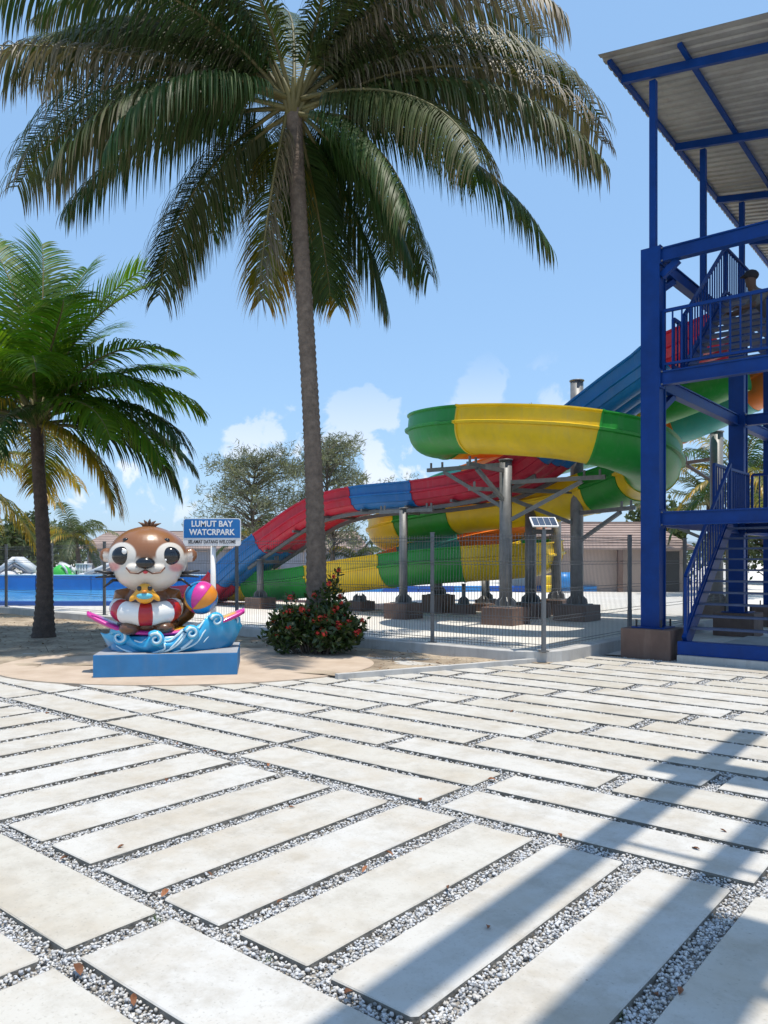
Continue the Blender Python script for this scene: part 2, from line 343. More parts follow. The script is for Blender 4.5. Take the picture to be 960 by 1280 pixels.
sheet('sand_yard', poly_w([(-60, 10.42), (-5.7, 10.42), (-5.7, 12.3), (12, 12.3), (60, 90), (-90, 90)]), -.012, M['sand'], 90, .03, .12)

paving = struct(sheet('paving', poly_w([(-16, -6), (14, -6), (14, 14), (-16, 14)]), -.042, M['gravelbed']))
SL = []   # (u0, u1, v0, v1) of each slab
def rowB(u0, u1, vr, n0=-6, n1=6):
    for k in range(n0, n1 + 1): b = vr + 1.96 * k; SL.append((u0, u1, b - 1.85, b))
for j, (u0, u1) in enumerate(((-.45, -.03), (.06, .47), (.55, .97))): rowB(u0, u1, -2.2 - .4 * j)
rowB(1.05, 1.47, -2.96); rowB(1.57, 2.0, -2.96)
for k in range(-16, 14): b = -1.60 + .521 * k; SL.append((2.09, 3.86, b - .41, b))
rowB(4.0, 4.42, -2.97); rowB(4.5, 4.9, -2.95); rowB(5.0, 5.40, -2.27); rowB(5.5, 5.91, -1.73)
for k in range(0, 13):
    u0 = 6.01 + .501 * k; rowB(u0, u0 + .415, -3.40 + .265 * k)
def Yb(X):
    if X < -5.5: return 11.3
    if X < -.5: return 11.9
    return 10.25 + (X + .5) * .537
def slab_mesh(du, dv, seed):
    """cast slab with slightly worn edges: outline walked every 20-30 cm, arris knocked back unevenly, a corner chip here and there"""
    r = random.Random(seed); hx, hy = dv / 2, du / 2; cs = [(-hx, -hy), (hx, -hy), (hx, hy), (-hx, hy)]; out = []; inn = []
    for k in range(4):
        (x0, y0), (x1, y1) = cs[k], cs[(k + 1) % 4]; L = math.hypot(x1 - x0, y1 - y0); n = max(2, int(L / .26)); nx, ny = -(y1 - y0) / L, (x1 - x0) / L
        px, py = cs[k - 1]; chip = r.uniform(.003, .007) if r.random() < .8 else r.uniform(.012, .022); pl_ = math.hypot(x0 - px, y0 - py)
        d1 = ((x1 - x0) / L, (y1 - y0) / L); d0 = ((px - x0) / pl_, (py - y0) / pl_)
        for d in (d0, d1): out.append((x0 + d[0] * chip, y0 + d[1] * chip)); a = chip + .006; inn.append((x0 + d[0] * a + (d1[0] if d is d0 else d0[0]) * .005, y0 + d[1] * a + (d1[1] if d is d0 else d0[1]) * .005))
        for i in range(1, n):
            t = (i + r.uniform(-.3, .3)) / n; x, y = x0 + (x1 - x0) * t, y0 + (y1 - y0) * t; j = r.uniform(-.001, .0025); b = r.uniform(.003, .007) if r.random() < .9 else r.uniform(.009, .015)
            out.append((x + nx * j, y + ny * j)); inn.append((x + nx * (j + b), y + ny * (j + b)))
    n = len(out); mb = MB()
    mb.cur = 0; mb.add([(x, y, 0) for x, y in inn] + [(x, y, -.005) for x, y in out], [tuple(range(n))] + [(i, n + i, n + (i + 1) % n, (i + 1) % n) for i in range(n)])
    mb.cur = 1; mb.add([(x, y, -.0051) for x, y in out] + [(x, y, -.055) for x, y in out], [(i, n + i, n + (i + 1) % n, (i + 1) % n) for i in range(n)])
    return mb.mesh('slab', [M['slab'], M['slab_side']])
SM = {}; kept = []
for (u0, u1, v0, v1) in SL:
    cu, cv = (u0 + u1) / 2, (v0 + v1) / 2; c = W(cv, cu)
    if c.y < .2 or c.y > Yb(c.x) + .9 or u1 > 12.05 and cv > -5.6 or abs(c.x) > 9.5: continue
    if c.y < 11 and abs(c.x) > .62 * c.y + 2.2: continue
    key = (round(u1 - u0, 2), round(v1 - v0, 2))
    key = key + (random.randrange(4),)
    if key not in SM: SM[key] = slab_mesh(key[0], key[1], key[2] * 17 + int(key[0] * 100))
    o = inst('slab', SM[key], paving, (c.x, c.y, random.uniform(-.004, .003)), (random.uniform(-.002, .002), random.uniform(-.003, .003), -TH + random.uniform(-.004, .004)), (random.uniform(.995, 1.003), random.uniform(.99, 1.005), 1))
    kept.append((u0, u1, v0, v1))
print('slabs', len(kept))
# gravel: every stone real, joined as one piece of stuff
KU = np.array(kept)
def joint_points(n, xr, yr, inset):
    X = rng.uniform(*xr, n); Y = rng.uniform(*yr, n); ok = np.abs(X) < Y * .53 + .5
    X, Y = X[ok], Y[ok]; u = SN * X + CS * Y; v = CS * X - SN * Y; ins = np.zeros(len(X), bool)
    for a, b, c, d in KU: ins |= (u > a + inset) & (u < b - inset) & (v > c + inset) & (v < d - inset)
    k = ~ins; return X[k], Y[k]
ICO = bmesh.new(); bmesh.ops.create_icosphere(ICO, subdivisions=1, radius=1); ICO.verts.index_update()
IV = np.array([q.co[:] for q in ICO.verts]); IF = np.array([[q.index for q in f.verts] for f in ICO.faces]); ICO.free()
OV = np.array([(1,0,0),(-1,0,0),(0,1,0),(0,-1,0),(0,0,1),(0,0,-1)], float); OF = np.array([(0,2,4),(2,1,4),(1,3,4),(3,0,4),(2,0,5),(1,2,5),(3,1,5),(0,3,5)])
def rotmats(n):
    q = rng.normal(size=(n, 4)); q /= np.linalg.norm(q, axis=1)[:, None]; w, x, y, z = q.T
    return np.stack([1-2*(y*y+z*z),2*(x*y-z*w),2*(x*z+y*w),2*(x*y+z*w),1-2*(x*x+z*z),2*(y*z-x*w),2*(x*z-y*w),2*(y*z+x*w),1-2*(x*x+y*y)], 1).reshape(n, 3, 3)
def stones(X, Y, rmin, rmax, TV, TF, zlo, zhi):
    n = len(X); s = rng.uniform(rmin, rmax, (n, 1, 1)) * rng.uniform(.6, 1.25, (n, 1, 3))
    P = TV[None] * rng.uniform(.75, 1.2, (n, len(TV), 1)) * s
    P = np.einsum('nij,nkj->nki', rotmats(n), P); P[:, :, 2] *= .8
    P += np.stack([X, Y, rng.uniform(zlo, zhi, n)], 1)[:, None]
    Fc = TF[None] + (np.arange(n) * len(TV))[:, None, None]
    g = np.clip(rng.normal(.55, .08, n), .25, .8); g[rng.random(n) < .10] *= .45; warm = rng.uniform(-.03, .05, n)
    c = np.stack([g + warm * .6, g, g - warm, np.ones(n)], 1).clip(.03, .9)
    return P.reshape(-1, 3), Fc.reshape(-1, 3), np.repeat(c, len(TV), 0)
parts_ = []
x, y = joint_points(230000, (-4, 5), (2.2, 5.5), .001); parts_.append(stones(x[:52000], y[:52000], .0045, .0105, IV, IF, -.036, -.014))
x, y = joint_points(330000, (-6.5, 6.5), (5.5, 12.6), .001); parts_.append(stones(x[:45000], y[:45000], .009, .017, OV, OF, -.034, -.012))
off = 0; PV = []; PF = []; PC = []
for a, b, c in parts_: PV.append(a); PF.append(b + off); PC.append(c); off += len(a)
PV = np.concatenate(PV); PF = np.concatenate(PF); PC = np.concatenate(PC)
me = bpy.data.meshes.new('gravel'); me.vertices.add(len(PV)); me.vertices.foreach_set('co', PV.ravel().astype(np.float32))
me.loops.add(PF.size); me.loops.foreach_set('vertex_index', PF.ravel().astype(np.int32)); me.polygons.add(len(PF)); me.polygons.foreach_set('loop_start', (np.arange(len(PF)) * 3).astype(np.int32))
me.update(calc_edges=True); ca = me.color_attributes.new('Col', 'FLOAT_COLOR', 'POINT'); ca.data.foreach_set('color', PC.ravel().astype(np.float32)); me.materials.append(M['stone'])
grav = bpy.data.objects.new('gravel', me); COL.objects.link(grav); grav['kind'] = 'stuff'; grav['label'] = 'loose grey and white gravel filling the joints between paving slabs'; grav['category'] = 'gravel'

# dirt strip between paving and fence, round peach pad, concrete edging
bm = bmesh.new()
edge = [(-30, 11.0), (-5.6, 11.0), (-3.0, 11.5), (-.55, 10.2), (1.2, 11.15), (2.75, 11.98)]
back = [W(-5.5, 10.35)[:2], W(-12, 10.35)[:2], W(-34, 10.35)[:2]]
dirt = sheet('dirt', edge + back, .006, M['dirt'], 110, .035, .55)
mb = MB(); N = 72; rim = [(-2.9 + 2.75 * math.cos(2*math.pi*i/N), 11.55 + 2.02 * math.sin(2*math.pi*i/N)) for i in range(N)]
mb.add([(x, y, .012) for x, y in rim] + [(x * .998 - .006, y * .998 + .02, .016) for x, y in rim] + [(x, y, -.03) for x, y in rim],
       [tuple(range(N, 2 * N))] + [(i, (i + 1) % N, N + (i + 1) % N, N + i) for i in range(N)] + [(2 * N + i, 2 * N + (i + 1) % N, (i + 1) % N, i) for i in range(N)])
struct(mb.build('round_pad', M['pad']))
mb = MB()
for a, b in zip(((-.62, 10.12), (.9, 10.95)), ((.9, 10.95), (2.62, 11.9))): mb.bar((*a, .02), (*b, .02), .09, .09)
struct(mb.build('edging_strip', M['kerb']))
# kerb that carries the fence: left run, rounded corner, run towards the tower
KV, KU_ = -5.55, 10.38
kp = [W(-40, KU_, 0), W(-20, KU_, 0), W(-12, KU_, 0), W(-6.2, KU_, 0)] + [W(-6.2 + .65 * math.sin(a), KU_ + .65 * (1 - math.cos(a)), 0) for a in [R(d) for d in (15, 30, 45, 60, 75, 90)]] + [W(KV, 13.2, 0), W(KV, 18, 0), W(KV, 24, 0)]
mb = MB(); mb.sweep(kp, [(-.12, -.08), (-.12, .165), (-.105, .18), (.105, .18), (.12, .165), (.12, -.08)][::-1]); struct(mb.build('kerb', M['kerb']))

# ================================================================ FENCE
def fence(label, posts, zt=2.0, skip=0):
    p0 = W(*posts[0]); t = thing('mesh_fence', label, 'fence', (p0.x, p0.y, .18), 0, 'welded mesh fence runs')
    for (v, u) in posts[skip:]:
        q = W(v, u) - W(*posts[0]); mb = MB(); mb.bevbox((q.x - .032, q.y - .032, -.02), (q.x + .032, q.y + .032, zt - .18), .006); mb.cbox((q.x, q.y, zt - .175), (.075, .075, .012)); mb.cbox((q.x, q.y, .004), (.14, .14, .012))
        mb.build('post', M['fence'], t)
    for a, b in zip(posts[:-1], posts[1:]):
        A = W(*a) - W(*posts[0]); B = W(*b) - W(*posts[0]); d = (B - A); L = d.length; d.normalize(); nrm = Vector((-d.y, d.x, 0)); mb = MB()
        zs = [.06, .10, .45, .50, .88, .93, 1.30, 1.35, 1.68, 1.74]
        A2 = A + nrm * .045; B2 = B + nrm * .045
        n = int(L / .055)
        # each upright wire is pressed into shallow V folds
        for i in range(n + 1):
            p = A2.lerp(B2, i / n); pts = []
            w = .0042
            for k, zz in enumerate([.02] + zs + [1.78]):
                fold = .02 if zz in (.10, .45) else 0
                pts.append(p + nrm * (.018 if zz in (.5, .93, 1.35) else 0) + Vector((0, 0, zz)))
            vs_ = []
            for q in pts: vs_ += [q - d * w, q + nrm * w, q + d * w]
            fs_ = []
            for k in range(len(pts) - 1):
                for j in range(3): fs_.append((k*3+j, k*3+(j+1) % 3, k*3+3+(j+1) % 3, k*3+3+j))
            mb.add(vs_, fs_)
        for zz in zs:
            o = .022 if zz in (.5, .93, 1.35) else .004
            mb.bar(A2 + nrm * o + Vector((0, 0, zz)), B2 + nrm * o + Vector((0, 0, zz)), .008, .008)
        mb.build('wire_panel', M['wire'], t)
    return t
fence('long grey welded mesh fence on the kerb behind the otter statue and palms', [(-5.6, 10.5), (-7.63, 10.45), (-10.14, 10.45), (-12.65, 10.45), (-15.2, 10.45), (-17.75, 10.45), (-20.4, 10.45), (-23.1, 10.45), (-25.6, 10.45)])
fence('short grey mesh fence run turning back beside the blue tower column', [(-5.52, 10.62), (-5.56, 13.67), (-5.56, 16.6), (-5.56, 19.6)], skip=1)

# solar lamp on the corner post
pc = W(-5.6, 10.5)
t = thing('solar_lamp', 'small solar panel lamp on top of the fence corner post', 'lamp', (pc.x, pc.y, 2.0))
rt = Matrix.Rotation(R(-28), 4, 'X')
def rotbox(mb, lo, hi, m4): 
    k = len(mb.v); mb.box(lo, hi); mb.v[k:] = [tuple(m4 @ Vector(p)) for p in mb.v[k:]]
m4 = Matrix.Translation((0, -.02, .12)) @ Matrix.Rotation(R(6), 4, 'Z') @ Matrix.Rotation(R(38), 4, 'X')
mb = MB(); rotbox(mb, (-.20, -.115, -.012), (.20, .115, .010), m4); mb.build('panel_frame', M['white'], t)
for i in range(4):
    for j in range(2): mb = MB(); rotbox(mb, (-.18 + i * .092, -.10 + j * .102, .0105), (-.095 + i * .092, -.004 + j * .102, .0135), m4); mb.build('cell', M['solar'], t)
mb = MB(); mb.bevbox((-.15, -.03, -.06), (.15, .10, .01), .02); mb.build('lamp_housing', M['dark'], t)
mb = MB(); mb.tube([(0, 0, -.02), (0, 0, .12)], .02, 8); mb.build('bracket', M['fence'], t, True)

# ================================================================ PALMS AND TREES
def frond_mesh(L, e0, bend, hang, mt, nl=80, ll=.95, wid=.042, seed=0, ragged=0.0, vee=.35):
    """a pinnate frond growing along +X from the origin: arched rib and two ranks of narrow folded leaflets"""
    r = random.Random(seed); mb = MB(); K = 26; pts = [Vector((0, 0, 0))]; tans = []
    side = r.uniform(-.30, .30)
    for i in range(K):
        s = (i + .5) / K; e = R(e0 - bend * s ** 1.35); a = side * s * s * 2
        tng = Vector((math.cos(e) * math.cos(a), math.cos(e) * math.sin(a), math.sin(e))); tans.append(tng); pts.append(pts[-1] + tng * L / K)
    tans.append(tans[-1])
    mb.cur = 1; mb.c = (0, .5, .5); mb.tube(pts, [.045 * (1 - .93 * (i / K) ** .7) + .003 for i in range(K + 1)], 5, False); mb.cur = 0
    down = Vector((0, 0, -1)); twist = r.uniform(-.5, .5)
    for sgn in (-1, 1):
        for i in range(nl):
            s = .13 + .87 * (i + r.uniform(.1, .9)) / nl
            if r.random() < ragged * s: continue
            f = s * K; k = min(int(f), K - 1); p = pts[k].lerp(pts[k + 1], f - k); t = tans[k].lerp(tans[min(k + 1, K)], f - k).normalized()
            lat = Vector((0, 0, 1)).cross(t)
            if lat.length < .1: lat = Vector((0, 1, 0))
            lat.normalize(); up = t.cross(lat)
            lat = (lat * math.cos(twist) + up * math.sin(twist))
            env = (.45 + .62 * math.sin(math.pi * min(1, .12 + s * .80)) ) * (1 if s < .93 else .75)
            l_ = ll * env * r.uniform(.82, 1.1)
            if ragged and r.random() < ragged: l_ *= r.uniform(.4, .9)
            d = (lat * sgn + t * (.45 + .5 * s) + up * (vee + r.uniform(-.12, .12))).normalized()
            hg = hang * 1.9 * r.uniform(.75, 1.2); q = p.copy(); nseg = 4; tip = r.random(); var = r.random(); hue = r.random(); rows = []
            wd0 = wid * r.uniform(.8, 1.15)
            for j in range(nseg + 1):
                g = j / nseg; wv = wd0 * (.55 + .9 * g if g < .4 else .91 * (1 - (g - .4) / .6) ** .8 + .03)
                wdir = (t - d * t.dot(d))
                if wdir.length < .05: wdir = up
                wdir.normalize(); rows.append((q - wdir * wv / 2, q + wdir * wv / 2, g))
                q = q + d * l_ / nseg; d = (d + down * hg * (.38 + .25 * g)).normalized()
            n0 = len(mb.v)
            for a_, b_, g in rows:
                mb.v += [tuple(a_), tuple(b_)]; c = (min(1, g * .62 + s * .28 + tip * .25), var, hue); mb.col += [c, c]
            for j in range(nseg): mb.f.append((n0 + 2*j, n0 + 2*j + 1, n0 + 2*j + 3, n0 + 2*j + 2)); mb.mi.append(0)
    return mb.mesh('frond', [mt, M['rachis']], True)
def palm(name, label, x, y, h, lean, r0, r1, fronds, tm, nl=80, ll=.95, wid=.042, group='coconut palms', rings=True, seed=1, nuts=0, z0=0.0, vee=.35):
    t = thing(name, label, 'palm tree', (x, y, z0), 0, group); rr = random.Random(seed)
    n = int(h / .055) if rings else 16; path = []; rad = []
    for i in range(n + 1):
        s = i / n; path.append((lean[0] * s ** 1.2 + .04 * math.sin(s * 5), lean[1] * s ** 1.3, h * s - .1 * (s == 0)))
        b = r1 + (r0 - r1) * ((1 - s) ** 6 * .75 + (1 - s) * .25); rad.append(b * (1 + ((.06 if i % 2 else -.04) if rings else 0) + rr.uniform(-.012, .012)))
    mb = MB(); mb.tube(path, rad, 14); mb.build('trunk', tm, t, True)
    top = Vector(path[-1])
    mb = MB()
    for k in range(14):
        a = k * 2.4; e = R(rr.uniform(30, 75)); d = Vector((math.cos(a) * math.cos(e), math.sin(a) * math.cos(e), math.sin(e)))
        mb.tube([top + d * .02 + Vector((0, 0, -.22)), top + d * .22, top + d * .48], [r1 * .75, r1 * .42, r1 * .2], 6)
    mb.build('crown_heart', M['rachis'], t, True)
    for i, (az, e0, bend, L, hang, mk, *rag) in enumerate(fronds):
        me_ = frond_mesh(L, e0, bend, hang, M[mk], nl, ll, wid, seed * 100 + i, rag[0] if rag else 0.0, vee)
        inst('frond', me_, t, top + Vector((math.cos(R(az)) * .08, math.sin(R(az)) * .08, rr.uniform(-.15, .15))), (0, 0, R(az)))
    for k in range(nuts):
        a = k * 2.1; mb = MB(); mb.ball((0, 0, 0), (.11, .11, .14), 10, 7); mb.build('coconut', M['rachis'], t, True, top + Vector((math.cos(a) * .28, math.sin(a) * .28, -.28)))
    return t
G_, O_, D_, Y_, Z_ = 'fr_green', 'fr_olive', 'fr_dry', 'fr_young', 'fr_yellow'
tall = [(184, 34, 78, 5.7, 1.0, O_, .15), (170, 46, 84, 5.6, .95, D_, .2), (193, 14, 44, 5.2, 1.0, D_, .6), (200, 4, 60, 5.0, 1.1, O_, .25), (212, -2, 62, 4.6, 1.1, O_, .35),
        (228, -4, 66, 4.1, 1.0, G_, .2), (150, -12, 58, 4.0, .9, G_, .15), (192, -78, 8, 3.5, .6, D_, .75), (178, 22, 66, 5.4, 1.05, G_, .15), (187, 44, 88, 5.6, 1.0, O_, .15), (165, 8, 56, 4.8, 1.0, G_, .2),
        (-4, 36, 84, 5.9, 1.0, O_, .15), (-14, 14, 70, 5.7, 1.1, O_, .3), (14, 6, 62, 5.4, 1.0, G_, .2), (-38, -24, 48, 3.8, .8, G_, .15), (74, -46, 30, 3.2, .8, G_, .2), (50, -36, 40, 3.6, .8, G_, .15), (2, 20, 72, 5.6, 1.05, G_, .2), (-9, 26, 80, 5.7, 1.0, D_, .25),
        (-32, -6, 60, 4.5, 1.0, O_, .2), (42, -10, 56, 4.0, .9, G_, .1), (10, 44, 88, 5.5, .95, O_, .15), (32, 34, 78, 5.0, .9, G_, .1), (-22, 50, 100, 5.2, 1.0, D_, .15),
        (206, 46, 98, 5.2, 1.0, G_, .1), (120, 24, 70, 4.6, .9, G_, .1), (95, -4, 58, 4.4, .9, G_, .1), (70, -22, 48, 3.7, .8, Z_, .1), (110, -32, 42, 3.4, .8, Z_, .1), (60, 10, 66, 4.6, .9, G_, .1),
        (150, 62, 78, 5.0, .8, G_), (40, 66, 78, 4.8, .8, G_), (200, 68, 80, 4.6, .8, O_), (-20, 68, 82, 4.8, .8, O_), (95, 78, 56, 4.4, .6, G_), (20, -30, 46, 3.3, .9, G_, .3), (162, -22, 52, 4.3, 1.0, O_, .3), (100, 40, 80, 4.6, .9, G_), (245, 60, 92, 4.4, .9, O_, .1), (300, 56, 96, 4.6, .9, O_, .1), (215, 66, 84, 5.0, .85, G_), (330, 62, 86, 5.0, .85, G_), (120, 60, 70, 4.8, .8, G_), (65, 58, 74, 4.8, .8, G_), (178, 58, 86, 5.4, .9, O_, .1), (5, 58, 88, 5.4, .9, O_, .1)]
palm('coconut_palm', 'tall coconut palm with a huge drooping crown rising from the red-flowered bush', -1.16, 13.4, 9.35, (-.36, 0), .215, .135, tall, M['trunk'], 165, 1.25, .033, seed=3, vee=-.15)
small = [(100, 84, 20, 4.6, .2, Y_), (168, 70, 40, 4.5, .28, Y_), (120, 74, 34, 4.4, .28, Y_), (34, 74, 38, 4.2, .28, Y_), (-6, 62, 80, 3.5, .4, Y_), (10, 50, 66, 3.4, .4, Y_), (2, 32, 70, 3.6, .6, Y_), (-16, 16, 84, 3.5, .7, Y_), (-40, 22, 84, 3.2, .7, Y_),
         (24, 14, 62, 3.5, .6, G_), (50, 30, 60, 3.3, .5, G_), (-70, 50, 100, 3.2, .5, Y_), (-110, 52, 96, 3.2, .5, Y_), (215, 56, 80, 3.7, .5, Y_), (190, 38, 66, 3.9, .5, Y_), (200, 14, 60, 3.7, .6, G_), (172, 14, 50, 3.7, .6, G_), (140, 46, 60, 3.6, .5, Y_), (-90, 10, 74, 2.8, .7, G_),
         (240, 10, 64, 3.0, .7, Z_), (75, 8, 60, 3.2, .6, G_), (105, -8, 50, 3.0, .6, Z_), (-30, -12, 62, 3.0, .8, Z_), (60, 66, 50, 3.6, .35, Y_), (-45, 70, 84, 3.4, .4, Y_), (14, 60, 72, 3.5, .45, Y_), (-2, 20, 74, 3.6, .8, G_), (-24, 40, 94, 3.4, .6, Y_), (6, 4, 66, 3.4, .8, G_), (-130, 66, 80, 3.4, .5, Y_), (150, 60, 60, 3.9, .4, Y_), (186, 54, 70, 3.8, .5, Y_), (85, 60, 50, 3.7, .4, Y_), (70, 80, 30, 4.3, .25, Y_), (140, 80, 28, 4.5, .25, Y_), (0, 72, 50, 4.0, .3, Y_)]
small = [(a, e, b, L * .92, h, m) for i, (a, e, b, L, h, m) in enumerate(small) if i not in (10, 13, 20, 25)]
palm('coconut_palm', 'short young coconut palm with upright bright fronds and dark trunk left of the statue', -6.8, 15.5, 4.35, (-.1, 0), .23, .115, small, M['trunk2'], 84, 1.02, .046, seed=5)
yel = [(0, 48, 92, 4.6, .8, Z_), (-15, 22, 80, 4.2, .85, Z_), (30, 30, 80, 4.2, .8, Z_), (-60, 30, 90, 4.0, .8, Z_), (-90, 12, 80, 3.8, .85, Z_), (200, 40, 90, 4.4, .8, Z_), (240, 20, 85, 4.0, .8, Z_), (170, 20, 80, 4.2, .8, O_), (90, 40, 70, 4.0, .7, G_), (-35, 4, 70, 3.8, .8, Z_), (-5, -10, 62, 3.6, .8, Z_), (140, 60, 70, 4.0, .6, G_), (-120, -6, 60, 3.6, .85, Z_), (50, 68, 60, 3.8, .5, Y_)]
palm('coconut_palm', 'yellowing coconut palm behind the short palm at the left edge', -12.6, 21.5, 3.9, (.3, 0), .3, .17, yel, M['trunk2'], 64, 1.0, .05, seed=9)
def rand_fronds(n, L, mk, seed, lo=-25, hi=80):
    r = random.Random(seed); return [(i * 137.5 % 360 + r.uniform(-15, 15), lo + (hi - lo) * i / n, r.uniform(50, 90), L * r.uniform(.85, 1.1), r.uniform(.5, .8), mk if r.random() < .75 else 'fr_yellow') for i in range(n)]
def far_palm(label, px, Y, h, L, n, seed, mk='fr_far'):
    palm('coconut_palm', label, (px - 480) / F_PX * Y, Y, h, (random.uniform(-.4, .4), 0), .26, .16, rand_fronds(n, L, mk, seed), M['trunk2'], 36, 1.0, .085, seed=seed, rings=False)
far_palm('small far palm above the pool beside the grey building roof', 100, 62, 3.4, 3.2, 16, 31)
far_palm('palm standing behind the tower stairs, crown level with its first landing', 925, 34, 5.2, 4.2, 18, 32, 'fr_green')
far_palm('second palm behind the tower, half hidden by its inner column', 890, 42, 4.6, 4.0, 16, 33, 'fr_olive')
far_palm('palm far behind the slide pillars with its crown just over the pink roof', 678, 52, 3.6, 3.6, 16, 34)
far_palm('palm behind the low yellow slide loop in front of the grey building', 452, 58, 1.3, 2.6, 14, 35)
far_palm('palm beyond the fence behind the sign, under the feathery trees', 318, 66, 3.2, 3.4, 14, 36, 'fr_green')

def leafcloud(mb, c, r, n, size, rr, slim=.35, droop=0.0):
    for _ in range(n):
        while True:
            p = Vector((rr.uniform(-1, 1), rr.uniform(-1, 1), rr.uniform(-1, 1)))
            if p.length < 1: break
        p = Vector(c) + Vector((p.x * r[0], p.y * r[1], p.z * r[2]))
        a = Vector((rr.gauss(0, 1), rr.gauss(0, 1), rr.gauss(0, .7) + .6 - droop)).normalized(); b = a.orthogonal().normalized(); b = Matrix.Rotation(rr.uniform(0, 6.28), 3, a) @ b
        s = size * rr.uniform(.6, 1.4); n0 = len(mb.v)
        mb.v += [tuple(p), tuple(p + a * s * .5 + b * s * slim * .5), tuple(p + a * s), tuple(p + a * s * .5 - b * s * slim * .5)]
        cc = (rr.random(), rr.random(), rr.random()); mb.col += [cc] * 4; mb.f.append((n0, n0 + 1, n0 + 2, n0 + 3)); mb.mi.append(0)
def tree(name, label, x, y, h, rx, lm, n=60, per=70, size=.3, seed=1, slim=.3, group=None, cr=.75, low=.25):
    rr = random.Random(seed); t = thing(name, label, 'tree', (x, y, 0), 0, group); tr = MB(); cw = MB()
    mid = [(0, 0, -.1), (rr.uniform(-.2, .2), 0, h * .3), (rr.uniform(-.4, .4), rr.uniform(-.3, .3), h * .6), (rr.uniform(-.3, .3), 0, h * .93)]
    sp = spline(mid, 6); tr.tube(sp, [h * .022 * (1 - .85 * i / (len(sp) - 1)) for i in range(len(sp))], 8)
    for i in range(n):
        s = low + (1 - low) * rr.random() ** .85; base = sp[int(s * .97 * (len(sp) - 1))]; a = rr.uniform(0, 6.28)
        spread = rx * (1.15 - .75 * max(0, s - .3)) * rr.uniform(.25, 1.05); tip = base + Vector((math.cos(a) * spread, math.sin(a) * spread, rr.uniform(.0, .16) * h))
        tip.z = min(tip.z, h * 1.03)
        m_ = base.lerp(tip, .5) + Vector((0, 0, .03 * h)); tr.tube([base, m_, tip], [h * .006, h * .004, .01], 4, False)
        for q, k in ((tip, 1.0), (m_.lerp(tip, .5), .6)):
            leafcloud(cw, q, (cr * rr.uniform(.6, 1.3), cr * rr.uniform(.6, 1.3), cr * rr.uniform(.6, 1.2)), int(per * k), size, rr, slim)
    tr.build('trunk', M['bark'], t, True); cw.build('crown', lm, t)
    return t
tree('casuarina_tree', 'feathery grey-green tree left of the tall palm trunk, behind the slide', -10.0, 60, 10.0, 5.0, M['casu'], 130, 60, .42, 41, .13, 'feathery trees behind the slide', .62, .3)
tree('casuarina_tree', 'denser feathery grey-green tree directly right of the tall palm trunk', -3.9, 58, 10.6, 3.9, M['casu'], 135, 66, .42, 42, .13, 'feathery trees behind the slide', .62, .25)
tree('casuarina_tree', 'thin wispy treetop showing just above the green end of the slide curve', 1.6, 88, 10.6, 3.0, M['casu'], 26, 40, .4, 43, .2, 'feathery trees behind the slide', .9, .4)
tree('casuarina_tree', 'thin wispy treetop poking above the yellow slide curve beside the steel pillar', 13.4, 72, 16.4, 1.6, M['casu'], 16, 16, .34, 44, .2, 'feathery trees behind the slide', .5, .5)
tree('broadleaf_tree', 'dark green bushy tree at far left behind the pool toys', -32.5, 70, 5.2, 4.2, M['farleaf'], 46, 60, .5, 45, .5, 'background trees', 1.1, .15)
tree('broadleaf_tree', 'olive bushy tree standing left behind the far small palm', -44.5, 104, 6.0, 4.2, M['farleaf'], 40, 60, .5, 46, .5, 'background trees', 1.0, .15)
tree('broadleaf_tree', 'green tree behind the right end of the pink-walled building', 17.6, 50, 4.6, 2.6, M['farleaf'], 36, 60, .4, 47, .5, 'background trees', .9, .15)
tree('broadleaf_tree', 'green tree seen through the tower stair treads at the right edge', 24.6, 50, 6.4, 3.6, M['farleaf'], 46, 60, .45, 48, .5, 'background trees', 1.0, .1)
# far belt of trees that reads as one mass
mb = MB(); rr = random.Random(5)
for i in range(150):
    x = -120 + i * 1.75; leafcloud(mb, (x, 118 + rr.uniform(-5, 5), rr.uniform(1.2, 3.2)), (2.2, 2, rr.uniform(1.4, 2.6)), 60, .9, rr, .6)
o = mb.build('far_trees', M['farleaf']); o['kind'] = 'stuff'; o['label'] = 'low dark belt of trees along the horizon behind the pool'; o['category'] = 'trees'
# flowering bush at the foot of the tall palm
t = thing('flowering_bush', 'dark green bush with red flower clusters round the tall palm trunk', 'bush', (-1.12, 12.75, 0))
mb = MB(); st = MB(); rr = random.Random(12); heads = []
for i in range(120):
    a = rr.uniform(0, 6.28); rad = .78 * math.sqrt(rr.random()); hh = (.90 - .45 * (rad / .8) ** 2) * rr.uniform(.45, 1.0)
    if rr.random() < .08: hh *= 1.2
    tip = Vector((math.cos(a) * rad, math.sin(a) * rad * .62, hh)); b0 = Vector((math.cos(a) * rad * .45, math.sin(a) * rad * .3, 0))
    st.tube([b0, b0.lerp(tip, .6) + Vector((0, 0, .05)), tip], [.010, .007, .004], 4, False)
    for q in (.55, .8, 1.0): leafcloud(mb, b0.lerp(tip, q), (.13, .13, .11), 26, .105, rr, .45)
    if hh > .28: heads.append(tip)
for (x, h_) in ((.30, 1.22), (.38, 1.32), (.22, 1.1)):
    st.tube([(x * .5, 0, 0), (x * .8, -.05, .7), (x, -.05, h_)], [.01, .008, .005], 4, False)
    for k in range(5): leafcloud(mb, (x * (.8 + .04 * k), -.05, .72 + (h_ - .72) * k / 4), (.06, .06, .06), 16, .11, rr, .4)
    heads.append(Vector((x, -.05, h_ + .03)))
st.build('stem', M['bark'], t); mb.build('foliage', M['ixora'], t)
fm = MB(); rr2 = random.Random(3)
